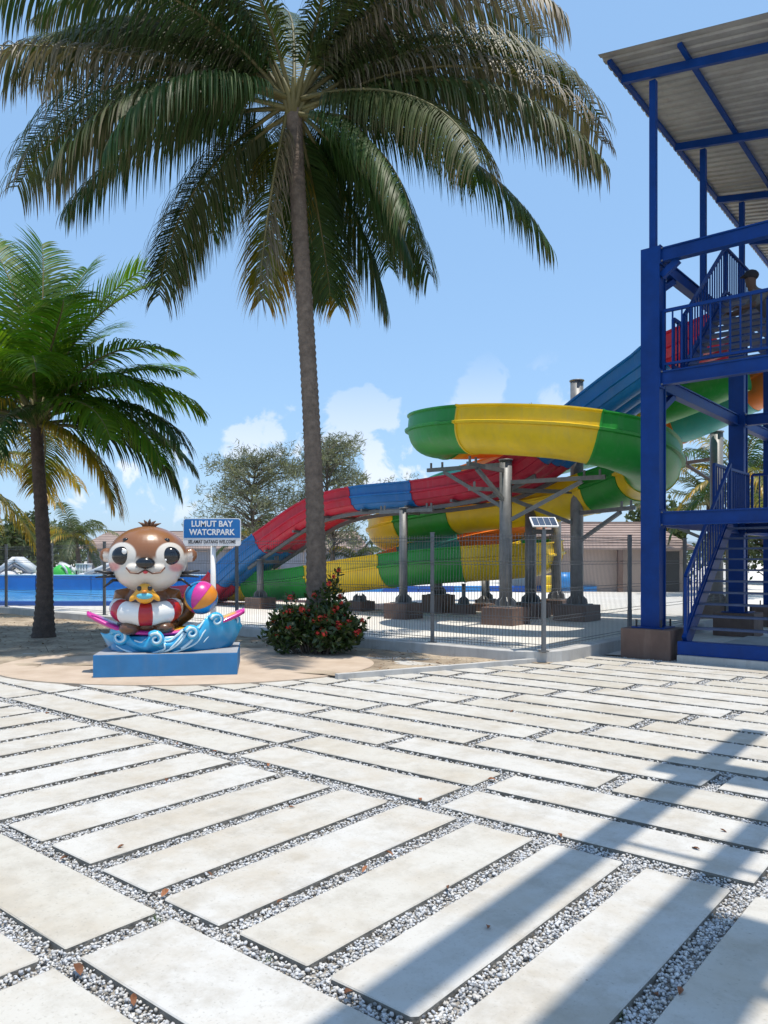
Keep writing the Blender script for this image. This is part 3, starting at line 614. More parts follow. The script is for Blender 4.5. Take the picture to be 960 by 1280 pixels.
for k in range(46):
    d = Vector((rr2.gauss(0, 1), rr2.gauss(0, 1), rr2.gauss(0, 1) + .5)).normalized(); s = d.orthogonal().normalized(); b = d.cross(s); p = d * .045; n0 = len(fm.v)
    fm.v += [tuple(p + s * .018), tuple(p + b * .018 + d * .006), tuple(p - s * .018), tuple(p - b * .018 + d * .006)]; c = (rr2.random(), rr2.random(), rr2.random()); fm.col += [c] * 4; fm.f.append((n0, n0+1, n0+2, n0+3)); fm.mi.append(0)
fme = fm.mesh('flower_cluster', M['flower'])
for i, p in enumerate(heads):
    if rr.random() < .62 or p.y < -.1: inst('flower_cluster', fme, t, p + Vector((0, -.03, .03)), (rr.uniform(-.5, .5), rr.uniform(-.5, .5), rr.uniform(0, 6)), [rr.uniform(.6, 1.05)] * 3)

# ================================================================ TOWER
V0, U0 = -4.65, 12.40
tow = thing('stair_tower', 'blue steel stair tower with tall sloping zinc roof at the right edge', 'tower', W(V0, U0, 0), -TH)
def T(v, u, z): return Vector((v - V0, u - U0, z))
def tpart(name, fn, m, smooth=False, parent=tow): mb = MB(); fn(mb); return mb.build(name, m, parent, smooth)
Z1, Z2, Z3 = 2.32, 4.55, 6.51
VR, UB, UM = -.55, 19.9, 17.15
def hcol(v, u, zt, w=.30, name='column', zb=.46):
    def f(mb):
        c = T(v, u, 0); a = w / 2
        for sy in (-1, 1): mb.box((c.x - a, c.y + sy * a - (.022 if sy > 0 else 0), zb), (c.x + a, c.y + sy * a + (.022 if sy < 0 else 0), zt))
        mb.box((c.x - .10, c.y - a + .03, zb), (c.x + .13, c.y + a - .03, zt))
    o = tpart(name, f, M['blue'])
    return o
for (v, u, zt) in ((V0, U0, Z3 + .03), (V0, UM, Z3 + .03), (V0, UB, Z3), (VR, U0, Z3 + .03), (VR, UM, Z3), (VR, UB, Z3)):
    hcol(v, u, zt)
    fb = tpart('footing', lambda mb: mb.bevbox(T(v, u, 0) - Vector((.40, .36, .1)), T(v, u, 0) + Vector((.40, .36, .46)), .012), M['base'])
    tpart('base_plate', lambda mb: mb.cbox(T(v, u, .472), (.52, .52, .02)), M['blue'])
    for a, b in ((-.2, -.2), (.2, -.2), (.2, .2), (-.2, .2)): tpart('bolt', lambda mb: mb.tube([T(v + a, u + b, .47), T(v + a, u + b, .60)], .016, 6), M['dark'])
def ibeam(a, b, h=.22, w=.15):
    def f(mb):
        a_ = Vector(a); b_ = Vector(b); mb.bar(a_ + Vector((0, 0, h/2 - .011)), b_ + Vector((0, 0, h/2 - .011)), w, .022); mb.bar(a_ - Vector((0, 0, h/2 - .011)), b_ - Vector((0, 0, h/2 - .011)), w, .022)
        mb.bar(a_, b_, w * .62, h - .045)
    return tpart('beam', f, M['blue'])
for zt in (Z1, Z2, Z3):
    zc = zt - .112
    ibeam(T(V0 + .16, U0 - .05, zc), T(VR - .16, U0 - .05, zc)); ibeam(T(V0, U0 + .17, zc - .006), T(V0, UM - .17, zc - .006)); ibeam(T(V0, UM + .17, zc - .006), T(V0, UB - .17, zc - .006))
    ibeam(T(VR, U0 + .17, zc - .006), T(VR, UM - .17, zc - .006)); ibeam(T(VR, UM + .17, zc - .006), T(VR, UB - .17, zc - .006))
    ibeam(T(V0 + .16, UM, zc), T(VR - .16, UM, zc)); ibeam(T(V0 + .16, UB, zc), T(VR - .16, UB, zc))
for a, b in ((T(V0 + .14, U0, Z3 - .42), T(V0 + .40, U0, Z3 - .22)), (T(V0, U0 + .14, Z2 - .62), T(V0, U0 + .9, Z2 - .22)), (T(V0, U0 + .14, Z3 - .62), T(V0, U0 + .9, Z3 - .22))):
    tpart('knee_brace', lambda mb: mb.bar(a, b, .10, .10), M['blue'])
tpart('base_beam', lambda mb: mb.box(T(V0 + .50, U0 - .34, .10), T(VR - .5, U0 - .14, .30)), M['blue'])
tpart('plinth_step', lambda mb: mb.box(T(V0 + .52, U0 - .42, -.06), T(VR + 3, U0 + 3.5, .095)), M['kerb'])
for zt in (Z1, Z2, Z3):
    for (v, u, dv) in ((V0, U0, 1), (VR, U0, -1), (V0, UM, 1)):
        cp = tpart('end_plate', lambda mb: mb.cbox(T(v + dv * .160, u - .05, zt - .112), (.018, .21, .30)), M['blue'])
        for a in (-.07, .07):
            for b in (-.10, .10): tpart('bolt', lambda mb: mb.tube([T(v + dv * .168, u - .05 + a, zt - .112 + b), T(v + dv * .195, u - .05 + a, zt - .112 + b)], .014, 6), M['galv'])
# floors
tpart('floor_plate', lambda mb: mb.box(T(V0 + .15, 14.6, Z1 - .03), T(VR - .15, UM, Z1 + .02)), M['blue'])
tpart('floor_plate', lambda mb: mb.box(T(V0 + .15, U0 + .05, Z2 - .03), T(VR - .15, 13.1, Z2 + .02)), M['blue'])
tpart('floor_plate', lambda mb: mb.box(T(V0 + .15, 15.4, Z3 - .03), T(VR - .15, UB, Z3 + .02)), M['blue'])
# stairs: flights with stringers, separate treads, railings
def flight(v0, v1, u0, z0, u1, z1, n, rails=(True, True)):
    a0, a1 = T(v0, u0, z0), T(v0, u1, z1); b0, b1 = T(v1, u0, z0), T(v1, u1, z1)
    for p, q in ((a0, a1), (b0, b1)): tpart('stringer', lambda mb: mb.bar(p + Vector((0, 0, .02)), q + Vector((0, 0, .02)), .07, .24), M['blue'])
    me_ = None
    for i in range(1, n):
        s = i / n; c = a0.lerp(b1, .5); p = a0.lerp(a1, s); q = b0.lerp(b1, s)
        tpart('tread', lambda mb: (mb.cbox(((p.x + q.x) / 2, p.y + .0, p.z + .06), (abs(q.x - p.x) - .075, .22, .03)),), M['tread'])
    for on, p, q in zip(rails, (a0, b0), (a1, b1)):
        if on: railing(p + Vector((0, 0, .12)), q + Vector((0, 0, .12)))
def railing(p, q, h=.92, sp=.135, bottom=True):
    def f(mb):
        p_, q_ = Vector(p), Vector(q); L = ((q_ - p_).xy).length; n = max(2, int(L / sp)); up = Vector((0, 0, 1))
        mb.bar(p_ + up * h, q_ + up * h, .05, .05); mb.bar(p_ + up * .1, q_ + up * .1, .04, .04)
        for i in range(n + 1):
            c = p_.lerp(q_, i / n); w = .045 if i in (0, n) else .022
            mb.bar(c + up * (0 if i in (0, n) else .1), c + up * (h - (.0 if i not in (0, n) else .002)), w, w)
    return tpart('railing', f, M['blue'])
flight(-4.08, -2.75, U0 - .18, .25, 14.55, Z1 - .1, 11)
flight(-2.3, -1.0, 14.6, Z1, 13.0, Z2 - .1, 11)
flight(-4.38, -3.1, 13.05, Z2, 15.35, Z3 - .1, 11)
railing(T(V0 + .17, U0 - .02, Z2 + .02), T(VR - .17, U0 - .02, Z2 + .02), .95, .142)
railing(T(-4.4, U0 + .2, Z2 + .02), T(-4.4, 13.0, Z2 + .02), .86)
railing(T(-4.4, 15.4, Z3 + .02), T(-4.4, 17.2, Z3 + .02), .92)
railing(T(V0 + .3, UM - .1, Z1 + .02), T(VR - .2, UM - .1, Z1 + .02), .95); railing(T(-4.4, 14.7, Z1 + .02), T(-4.4, UM - .2, Z1 + .02), .95)
railing(T(-3.0, 15.4, Z3 + .02), T(-1.2, 15.4, Z3 + .02), .95)
# roof posts, purlins, corrugated sheet panels
def roofz(v, u): return 9.60 - .18 * (v + 5.25) - .035 * (u - 11.7)
UP = (U0, 14.9, 17.43, 20.0, 22.4)
for u in UP[:4]:
    tpart('roof_post', lambda mb: mb.bar(T(V0, u, Z3 - .02), T(V0, u, roofz(V0, u) - .20), .10, .10), M['blue'])
    tpart('roof_post', lambda mb: mb.bar(T(VR, u, Z3 - .02), T(VR, u, roofz(VR, u) - .20), .10, .10), M['blue'])
for u in UP: tpart('rafter', lambda mb: mb.bar(T(-5.12, u - .12, roofz(-5.12, u) - .135), T(.6, u - .12, roofz(.6, u) - .135), .07, .13), M['blue'])
for v in (-5.16, -4.05, -2.75, -1.45, -.15): tpart('purlin', lambda mb: mb.bar(T(v, 11.86, roofz(v, 11.86) - .045), T(v, 22.6, roofz(v, 22.6) - .045), .07, .055), M['blue'])
npan = 11; pw = (22.75 - 11.7) / npan
for i in range(npan):
    u0 = 11.7 + i * pw; prof = []
    for k in range(5):
        b = u0 + k * pw / 5; prof += [(b, 0), (b + pw * .10, 0), (b + pw * .125, .028), (b + pw * .175, .028)]
    prof.append((u0 + pw + .0, 0))
    mb = MB(); vs_ = []; n = len(prof)
    for th_ in (0, .004):
        for v in (-5.28, .75):
            vs_ += [T(v, u, roofz(v, u) + h + th_ + (i % 2) * .003) for u, h in prof]
    mb.add(vs_, [(j, j + 1, n + j + 1, n + j) for j in range(n - 1)] + [(2*n + j, 3*n + j, 3*n + j + 1, 2*n + j + 1) for j in range(n - 1)] + [(j, 2*n + j, 2*n + j + 1, j + 1) for j in range(n - 1)] + [(n + j, n + j + 1, 3*n + j + 1, 3*n + j) for j in range(n - 1)])
    mb.build('roof_panel', M['roofsheet'], tow)

# person leaning on the upper stair rail
def skin_body(name, joints, edges, parent, mats, paint=None, loc=(0, 0, 0), sub=2, rotz=0):
    me_ = bpy.data.meshes.new(name); me_.from_pydata([j[:3] for j in joints], edges, []); o = bpy.data.objects.new(name, me_); COL.objects.link(o)
    o.modifiers.new('skin', 'SKIN'); ss = o.modifiers.new('sub', 'SUBSURF'); ss.levels = sub; ss.render_levels = sub
    for v, j in zip(me_.skin_vertices[0].data, joints): v.radius = (j[3], j[4] if len(j) > 4 else j[3])
    me_.skin_vertices[0].data[0].use_root = True
    dg = bpy.context.evaluated_depsgraph_get(); me2 = bpy.data.meshes.new_from_object(o.evaluated_get(dg)); bpy.data.objects.remove(o)
    me2.name = name
    for m in mats: me2.materials.append(m)
    if paint: me2.polygons.foreach_set('material_index', [paint(p.center) for p in me2.polygons])
    me2.polygons.foreach_set('use_smooth', [True] * len(me2.polygons)); o = bpy.data.objects.new(name, me2); COL.objects.link(o); o.parent = parent; o.location = loc; o.rotation_euler = (0, 0, rotz); return o
pp = W(-3.30, 14.35); per = thing('person', 'person in grey shirt and dark cap leaning on the upper tower stair railing', 'person', (pp.x, pp.y, 4.68))
J = [(0, 0, .82, .13), (-.02, 0, .98, .14), (-.16, 0, 1.22, .155), (-.30, 0, 1.36, .13), (-.37, 0, 1.44, .06), (-.42, -.02, 1.53, .085), (-.43, -.02, 1.63, .10), (-.42, -.02, 1.71, .07),
     (-.28, -.18, 1.33, .075), (-.42, -.24, 1.14, .055), (-.62, -.18, 1.08, .042), (-.70, -.16, 1.09, .035),
     (-.28, .18, 1.33, .075), (-.44, .24, 1.16, .055), (-.64, .20, 1.10, .042), (-.72, .18, 1.11, .035),
     (.02, -.11, .74, .10), (.0, -.12, .42, .07), (.04, -.12, .08, .05), (-.1, -.12, .04, .045), (.02, .11, .74, .10), (.10, .12, .44, .07), (.16, .12, .08, .05), (.02, .12, .04, .045)]
Ed = [(0,1),(1,2),(2,3),(3,4),(4,5),(5,6),(6,7),(3,8),(8,9),(9,10),(10,11),(3,12),(12,13),(13,14),(14,15),(0,16),(16,17),(17,18),(18,19),(0,20),(20,21),(21,22),(22,23)]
def paint_p(c):
    if c.z < .86: return 2
    if c.x < -.46 and c.z < 1.2 or c.x < -.36 and c.z > 1.43: return 0
    return 1
skin_body('body', J, Ed, per, [M['skin'], M['shirt'], M['trouser']], paint_p)
mb = MB(); mb.ball((-.415, -.02, 1.685), (.125, .115, .095), 14, 8); mb.box((-.58, -.09, 1.655), (-.45, .05, 1.67)); mb.build('cap', M['cap'], per, True)
for sy in (-1, 1):
    mb = MB()
    for k in range(4): mb.tube([(-.70 - .0, sy * .17 - .03 + k * .02, 1.10), (-.76, sy * .17 - .03 + k * .02, 1.105), (-.785, sy * .17 - .03 + k * .02, 1.07 - .004 * (k % 2))], [.011, .010, .008], 6)
    mb.tube([(-.68, sy * .17 - .035, 1.09), (-.72, sy * .17 - .055, 1.07)], [.012, .009], 6); mb.build('fingers', M['skin'], per, True)
# ================================================================ SLIDES
def shell(line, th=.035):
    """closed loop from an open profile line: outer (lower) side and the same line shifted inwards"""
    P = [Vector((a, b)) for a, b in line]; inn = []
    for i, p in enumerate(P):
        t = (P[min(i + 1, len(P) - 1)] - P[max(i - 1, 0)]).normalized(); inn.append(p + Vector((-t.y, t.x)) * th)
    return [tuple(p) for p in P] + [tuple(p) for p in reversed(inn)]
# open tube: belly, moulded flange at mid height, raised side wall with rolled lip
half = [(.74 * math.sin(R(a)), .74 - .74 * math.cos(R(a))) for a in range(0, 86, 11)]
right = half + [(.745, .72), (.84, .74), (.845, .80), (.755, .83), (.735, 1.08), (.72, 1.16), (.775, 1.20), (.77, 1.235), (.70, 1.235)]
right = [(a * .85, b * .81) for a, b in right]
TUBE = shell([(-a, b) for a, b in reversed(right[1:])] + right, .03)
def slide(name, label, pts, prof, cuts, cols, step=.22, up=(0, 0, 1), flange=.018, cat='water slide', joints=True):
    path = resample(spline([W(*p) for p in pts], 14), step); base = path[-1]
    t = thing(name, label, cat, (base.x, base.y, 0)); n = len(path); acc = [0]
    for a, b in zip(path[:-1], path[1:]): acc.append(acc[-1] + (b - a).length)
    idx = [0] + [min(range(n), key=lambda i: abs(acc[i] - c)) for c in cuts] + [n - 1]
    loc = [p - Vector((base.x, base.y, 0)) for p in path]
    # tangents shared by neighbouring sections so that joints meet
    for k, (a, b) in enumerate(zip(idx[:-1], idx[1:])):
        if b - a < 1: continue
        seg = loc[a:b + 1]; mb = MB(); m = len(seg); K = len(prof); vs_ = []; fs_ = []
        for i in range(m):
            g = a + i; tg = (loc[min(g + 1, n - 1)] - loc[max(g - 1, 0)]).normalized(); s = tg.cross(Vector(up)).normalized(); bb = s.cross(tg)
            for x, h in prof: vs_.append(seg[i] + s * x + bb * h)
        for i in range(m - 1):
            for j in range(K): fs_.append((i*K + j, i*K + (j+1) % K, (i+1)*K + (j+1) % K, (i+1)*K + j))
        fs_.append(tuple(range(K - 1, -1, -1))); fs_.append(tuple(range((m - 1) * K, m * K))); mb.add(vs_, fs_)
        o = mb.build('slide_section', M[cols[k % len(cols)]], t); o['label'] = cols[k % len(cols)].replace('sblue', 'blue').replace('swhite', 'white') + ' fibreglass section of the slide'
        for p_ in o.data.polygons: p_.use_smooth = len(p_.vertices) == 4
        o.data.set_sharp_from_angle(angle=R(38))
        if joints and k > 0:   # flange ring on the joint
            g = a; mb = MB(); cpt = loc[g]; tg = (loc[min(g + 1, n - 1)] - loc[max(g - 1, 0)]).normalized()
            s = tg.cross(Vector(up)).normalized(); bb = s.cross(tg); half_n = K // 2; vs_ = []
            cx = 0; cy = sum(h for _, h in prof) / K
            for d in (-.022, .022):
                for x, h in prof[:half_n]:
                    vs_.append(cpt + tg * d + s * x + bb * h)
                for x, h in prof[:half_n]:
                    vv = Vector((x - cx, h - cy - .2)); vv.normalize(); vs_.append(cpt + tg * d + s * (x + vv.x * .022) + bb * (h + vv.y * .022))
            H = half_n; fs_ = []
            for j in range(H - 1):
                fs_ += [(H + j, H + j + 1, 3*H + j + 1, 3*H + j), (j, H + j, H + j + 1, j + 1)[::-1], (2*H + j, 3*H + j, 3*H + j + 1, 2*H + j + 1)]
            mb.add(vs_, fs_); mb.build('joint_flange', M[cols[k % len(cols)]], t)
    return t, path, acc
P2 = [(-5.0, 19.3, 5.5), (-6.6, 19.3, 5.02), (-8.4, 19.1, 4.62), (-9.8, 18.5, 4.42), (-10.9, 17.3, 4.20), (-11.4, 16.2, 4.12), (-10.95, 15.1, 4.04), (-9.7, 14.55, 3.93), (-8.3, 14.5, 3.76), (-7.2, 14.75, 3.58), (-6.5, 15.4, 3.38), (-6.35, 16.5, 3.20), (-6.8, 17.9, 3.04), (-7.9, 18.8, 2.88),
      (-10, 19.1, 2.55), (-13, 19.1, 2.32), (-15.4, 19.3, 2.05), (-16.6, 20.2, 1.88), (-16.6, 21.5, 1.70), (-15.4, 22.5, 1.52), (-13.4, 22.6, 1.34), (-11.9, 21.9, 1.22), (-11.15, 20.6, 1.10), (-11.2, 19.4, 1.02), (-12.1, 18.4, .94), (-13.6, 18.05, .82), (-16, 18, .58), (-18.5, 18.05, .28), (-21, 18.1, .10), (-22.4, 18.1, .06)]
pth = resample(spline([W(*p) for p in P2], 14), .22)
def arc_at(path, px, test):
    best = None; acc = 0
    for i, p in enumerate(path):
        if i: acc += (p - path[i - 1]).length
        if test(p, acc):
            d = abs(480 + F_PX * p.x / p.y - px)
            if best is None or d < best[0]: best = (d, acc)
    return best[1]
def u_of(p): return SN * p.x + CS * p.y
total = sum((b - a).length for a, b in zip(pth[:-1], pth[1:]))
near = lambda p, a: p.z > 3.3 and u_of(p) < 15.2
c_left = arc_at(pth, 587, near); c_right = arc_at(pth, 738, near)
cuts2 = [c_left - 8.4, c_left - 5.6, c_left - 2.8, c_left, c_right]
cuts2 += [c_right + 3.0] + [arc_at(pth, q, lambda p, a: 2.05 < p.z < 3.0 and 17.5 < u_of(p) < 20 and a > c_right + 3.5) for q in (800, 742, 578, 510)]
lowc = [arc_at(pth, q, lambda p, a: p.z < 1.0) for q in (580, 490, 400, 318)]
mid_n = 4; cuts2 += [cuts2[-1] + (lowc[0] - cuts2[-1]) * k / mid_n for k in range(1, mid_n)] + lowc
slide('spiral_slide', 'big yellow and green spiral slide curving round the steel pillars', P2, TUBE, cuts2, ['green', 'yellow', 'yellow', 'green', 'yellow', 'green', 'yellow', 'green', 'yellow', 'green', 'yellow', 'green', 'green', 'yellow', 'green', 'yellow', 'green', 'yellow'])
P3 = [(-4.0, 20.6, 5.75), (-5.4, 20.8, 5.2), (-6.8, 21.0, 4.75), (-8.6, 21.1, 4.40), (-11, 21.3, 4.1), (-13.6, 21.6, 3.75), (-16.0, 22.4, 3.4), (-16.8, 23.8, 3.15), (-16.0, 25.0, 2.95), (-14.4, 24.9, 2.75), (-13.0, 23.8, 2.62), (-12.5, 22.4, 2.40), (-12.7, 21.3, 2.0), (-13.7, 20.6, 1.6), (-16.5, 20.45, .85), (-19, 20.5, .35), (-22, 20.6, .12), (-24, 20.6, .08)]
def near_arc(P, q):
    path = resample(spline([W(*p) for p in P], 14), .22); acc = 0; best = None; c = W(q[0], q[1])
    for i, p in enumerate(path):
        if i: acc += (p - path[i - 1]).length
        d = (p.xy - c.xy).length
        if best is None or d < best[0]: best = (d, acc)
    return best[1]
slide('spiral_slide', 'teal and orange spiral slide behind the yellow and green one', P3, [(a * 1.0, b * .95) for a, b in TUBE], [near_arc(P3, q) for q in ((-5.2, 20.8), (-7.0, 21.0), (-9.0, 21.1), (-11.5, 21.3), (-14, 21.7), (-16.6, 23.2), (-15, 25), (-12.7, 23.2), (-13.7, 20.6), (-15.8, 20.45), (-18, 20.5), (-20.5, 20.55))], ['orange', 'teal'] * 8)
# wide straight racing slide with three lanes
lanes = []
for k in range(25):
    a = -.80 + 1.6 * k / 24; lanes.append((a, .10 * (1 - abs(math.cos(math.pi * (k / 24) * 3)))+ (.0)))
wr = [(.86, .09), (.89, .24), (.95, .255), (.95, .29), (.90, .305), (.92, .48), (.97, .495), (.97, .53), (.90, .53)]
RACER = shell([(-a, b) for a, b in reversed(wr)] + [(a, -.04 - b * 0 + .16 * abs(math.sin(math.pi * (a + .8) / 1.6 * 3)) ** .5 * -.75 + .12) for a, b in lanes] + wr, .03)
RZ = ((-4.9, 6.62), (-5.96, 6.35), (-6.39, 6.1), (-7.21, 5.65), (-8.28, 5.0), (-9.22, 4.34), (-10.11, 4.0), (-11.05, 3.81), (-12.67, 3.69), (-13.76, 3.68), (-14.89, 3.66), (-16.17, 3.52), (-17.19, 3.21), (-18.64, 2.56), (-19.81, 2.02), (-20.84, 1.42), (-21.6, .92), (-22.8, .66), (-24.4, .60))
UR = 17.42
RACER = [(a, b * 1.18) for a, b in RACER]
P1 = [(v, UR, z - .625) for v, z in RZ]
p1 = resample(spline([W(*p) for p in P1], 14), .22)
def arc_v(path, v):
    acc = 0; best = None
    for i, p in enumerate(path):
        if i: acc += (p - path[i - 1]).length
        d = abs(CS * p.x - SN * p.y - v)
        if best is None or d < best[0]: best = (d, acc)
    return best[1]
slide('racing_slide', 'wide red and blue three-lane slide running down behind the palm trunk', P1, RACER, [arc_v(p1, v) for v in (-5.9, -8.9, -12.67, -14.89, -18.9, -21.0)], ['red', 'sblue', 'red', 'sblue', 'red', 'sblue', 'red'])

# steel pillars on painted footings
def pillar(label, X, Y, zt, r=.15, b=.42, hb=.38, arms=(), n=8):
    t = thing('slide_support', label, 'slide support', (X, Y, 0), 0, 'steel slide supports on brown footings')
    MB().bevbox((-b, -b, -.05), (b, b, hb), .015).build('footing', M['base'], t, rotz=-TH)
    MB().tube([(0, 0, hb), (0, 0, zt)], r, 12).build('pillar', M['galv'], t, True)
    MB().cbox((0, 0, hb + .012), (b * 1.35, b * 1.35, .024)).build('base_plate', M['galv'], t, rotz=-TH)
    g = MB()
    for k in range(n):
        a = 2 * math.pi * k / n; d = Vector((math.cos(a), math.sin(a), 0)); q = Vector((-d.y, d.x, 0)) * .008
        p = [d * r * .95 + Vector((0, 0, hb + .02)), d * (r + .11) + Vector((0, 0, hb + .02)), d * (r + .10) + Vector((0, 0, hb + .14)), d * r * .95 + Vector((0, 0, hb + .24))]
        g.add([x + q for x in p] + [x - q for x in p], [(0,1,2,3), (7,6,5,4), (0,4,5,1), (1,5,6,2), (2,6,7,3), (3,7,4,0)])
    g.build('gusset', M['galv'], t)
    MB().tube([(0, 0, zt), (0, 0, zt + .03)], r * 1.15, 12).build('cap_plate', M['galv'], t, True)
    for (dv, du, z, brace) in arms:
        e = W(dv, du); d = e.normalized(); w = .095
        MB().bar(d * r * .9 + Vector((0, 0, z)), Vector((e.x, e.y, z)), w * .8, w).build('arm', M['galv'], t)
        if brace: MB().bar(d * r * .9 + Vector((0, 0, z - brace)), Vector((e.x * .78, e.y * .78, z - .07)), .075, .085).build('brace', M['galv'], t)
        for s in (.80, .95): MB().tube([Vector((e.x * s, e.y * s, z + .05)), Vector((e.x * s, e.y * s, z + .18))], .03, 6).build('saddle_bolt', M['galv'], t)
    return t
pillar('tall round pillar right of the solar lamp, its top rising above the yellow bend', 4.97, 20.0, 6.15, .165, .45, .40, ((-1.6, -2.6, 3.3, .8), (2.0, -1.2, 2.75, .7)))
pillar('thick round pillar left of the solar lamp under the yellow slide curve', 2.94, 18.75, 3.95, .15, .43, .42, ((-2.2, -.2, 3.86, 1.0), (2.4, .3, 3.42, .9), (.1, -1.8, 3.70, .7)))
pillar('dark round pillar just behind the solar lamp post', 3.95, 20.9, 3.0, .15, .40, .40, ((-1.2, 2.0, 2.4, .6),))
pillar('round pillar under the blue middle of the red and blue slide', .52, 20.75, 2.92, .115, .38, .40, ((-.4, 1.2, 2.86, .0), (.9, .1, 2.86, .0), (-.9, .1, 2.86, .0)))
pillar('low pillar under the red and blue slide beside the flowering bush', -4.0, 25.1, 1.55, .11, .36, .34, ((0, .8, 1.5, 0),))
pillar('square-footed pillar behind the fence post between green and yellow runs', 1.62, 23.1, 1.85, .13, .36, .52, ((0, 1.4, 1.75, .4),))
pillar('short thin pillar below the green low run of the spiral', 2.30, 22.4, .84, .06, .26, .26)
pillar('short far pillar below the yellow low loop', 3.45, 25.9, 1.5, .07, .30, .24)
pillar('far round pillar seen between the solar lamp and the tall pillar', 4.95, 22.3, 3.6, .14, .40, .42, ((-1.3, .4, 2.2, .5),))
pillar('tall grey pillar inside the tower beside its rear column', 9.0, 21.0, 5.0, .17, .42, .40, ((-1.6, -.4, 2.65, .6), (-1.2, .6, 4.3, .6)))
pillar('small pillar under the far end of the yellow low run by the bush', -.75, 24.0, .42, .10, .34, .28)
for i, (X, Y, h) in enumerate(((3.05, 23.8, 1.0), (3.55, 23.2, 1.1))):
    pillar(('thin pillar under the yellow low loop, left of a matching one', 'thin pillar under the yellow low loop, right of a matching one')[i], X, Y, h, .065, .24, .22)
# long steel cradle beams under the racing slide
t = thing('slide_cradle', 'grey steel cradle beams and cross arms under the red and blue slide', 'steel frame', W(-14, UR, 0))
o0 = W(-14, UR)
for du in (-.55, .55):
    pts = [W(v, UR + du, z - .75) - o0 for v, z in RZ[5:15]]
    MB().sweep(spline(pts, 6), [(-.04, -.05), (.04, -.05), (.04, .05), (-.04, .05)][::-1]).build('cradle_beam', M['fence'], t)
for v, z in ((-10.1, 4.0), (-11.5, 3.78), (-13, 3.69), (-14.6, 3.66), (-16.1, 3.52), (-17.4, 3.12), (-18.7, 2.53)):
    MB().bar(W(v, UR - .85, z - .69) - o0, W(v, UR + .85, z - .69) - o0, .07, .07).build('cross_arm', M['fence'], t)
    for du in (-.6, -.2, .2, .6): MB().tube([W(v, UR + du, z - .66) - o0, W(v, UR + du, z - .55) - o0], .03, 6).build('saddle_bolt', M['galv'], t)

# ================================================================ STATUE, PLINTH, SIGN
pl = thing('plinth', 'low blue rectangular plinth under the otter statue', 'plinth', (-2.98, 10.9, .045), R(9))
MB().bevbox((-.925, -.66, -.03), (.925, .66, .262), .006).build('block', M['plinth'], pl)
MB().bevbox((-.92, -.655, .2625), (.92, .655, .268), .002).build('top_sky_sheen', M['plinthsheen'], pl)  # thin layer carrying the painted sky reflection
SX, SY, SZ = -3.00, 10.90, .318; K_ = .01124
sta = thing('otter_statue', 'glossy painted otter statue riding a surfboard on a blue wave', 'statue', (SX, SY, SZ), R(15))
def sp_(x, y, d=0.0): return Vector(((x - 480) * K_ - SX, d, 1.55 + (700 - y) * K_ - SZ))   # picture-plane point of the statue at depth d
def remeshed(name, mb, vox, parent, m, paint, smooth_it=6):
    me_ = mb.mesh(name, m); o = bpy.data.objects.new(name, me_); COL.objects.link(o); r_ = o.modifiers.new('r', 'REMESH'); r_.mode = 'VOXEL'; r_.voxel_size = vox
    s_ = o.modifiers.new('s', 'SMOOTH'); s_.iterations = smooth_it; s_.factor = .5
    dg = bpy.context.evaluated_depsgraph_get(); me2 = bpy.data.meshes.new_from_object(o.evaluated_get(dg)); bpy.data.objects.remove(o); me2.name = name
    if not me2.materials: me2.materials.append(m)
    ca = me2.color_attributes.new('Col', 'FLOAT_COLOR', 'POINT'); ca.data.foreach_set('color', [x for v in me2.vertices for x in (*paint(v.co), 1.0)])
    me2.polygons.foreach_set('use_smooth', [True] * len(me2.polygons)); o = bpy.data.objects.new(name, me2); COL.objects.link(o); o.parent = parent; return o
def smooth01(a, b, x): t_ = max(0, min(1, (x - a) / (b - a))); return t_ * t_ * (3 - 2 * t_)
def lerp3(a, b, t_): return tuple(a[i] + (b[i] - a[i]) * t_ for i in range(3))
HC = sp_(187, 697, -.06); HR = (.535, .47, .435)
mb = MB(); mb.ball(HC, HR, 40, 28)
mb.ball(sp_(187, 712, -.13), (.46, .40, .30), 32, 20)                                # broad cheeks
mb.ball(sp_(173, 710, -.42), (.135, .12, .085), 20, 14); mb.ball(sp_(197, 710, -.42), (.135, .12, .085), 20, 14)   # muzzle
for x in (138, 237): mb.ball(sp_(x, 694, .02), (.10, .07, .10), 16, 12)
mb.ball(sp_(186, 757, .02), (.36, .30, .33), 30, 20); mb.ball(sp_(186, 780, .0), (.42, .34, .16), 30, 16)   # body, haunches
mb.tube([sp_(168, 740, .0), sp_(155, 744, -.04), sp_(152, 756, .02), sp_(158, 766, .05)], [.08, .12, .105, .08], 12); mb.tube([sp_(204, 740, .0), sp_(217, 744, -.04), sp_(220, 756, .02), sp_(214, 766, .05)], [.08, .12, .105, .08], 12)   # arms
mb.ball(sp_(166, 782, -.32), (.14, .16, .09), 16, 10); mb.ball(sp_(206, 782, -.32), (.14, .16, .09), 16, 10)   # feet
mb.tube([sp_(215, 778, .12), sp_(232, 765, .10), sp_(240, 750, .02), sp_(238, 742, -.02)], [.13, .14, .12, .05], 14)   # tail
BR, BR2, WHT, PNK = (.25, .10, .036), (.12, .052, .022), (.72, .66, .58), (.75, .26, .26)
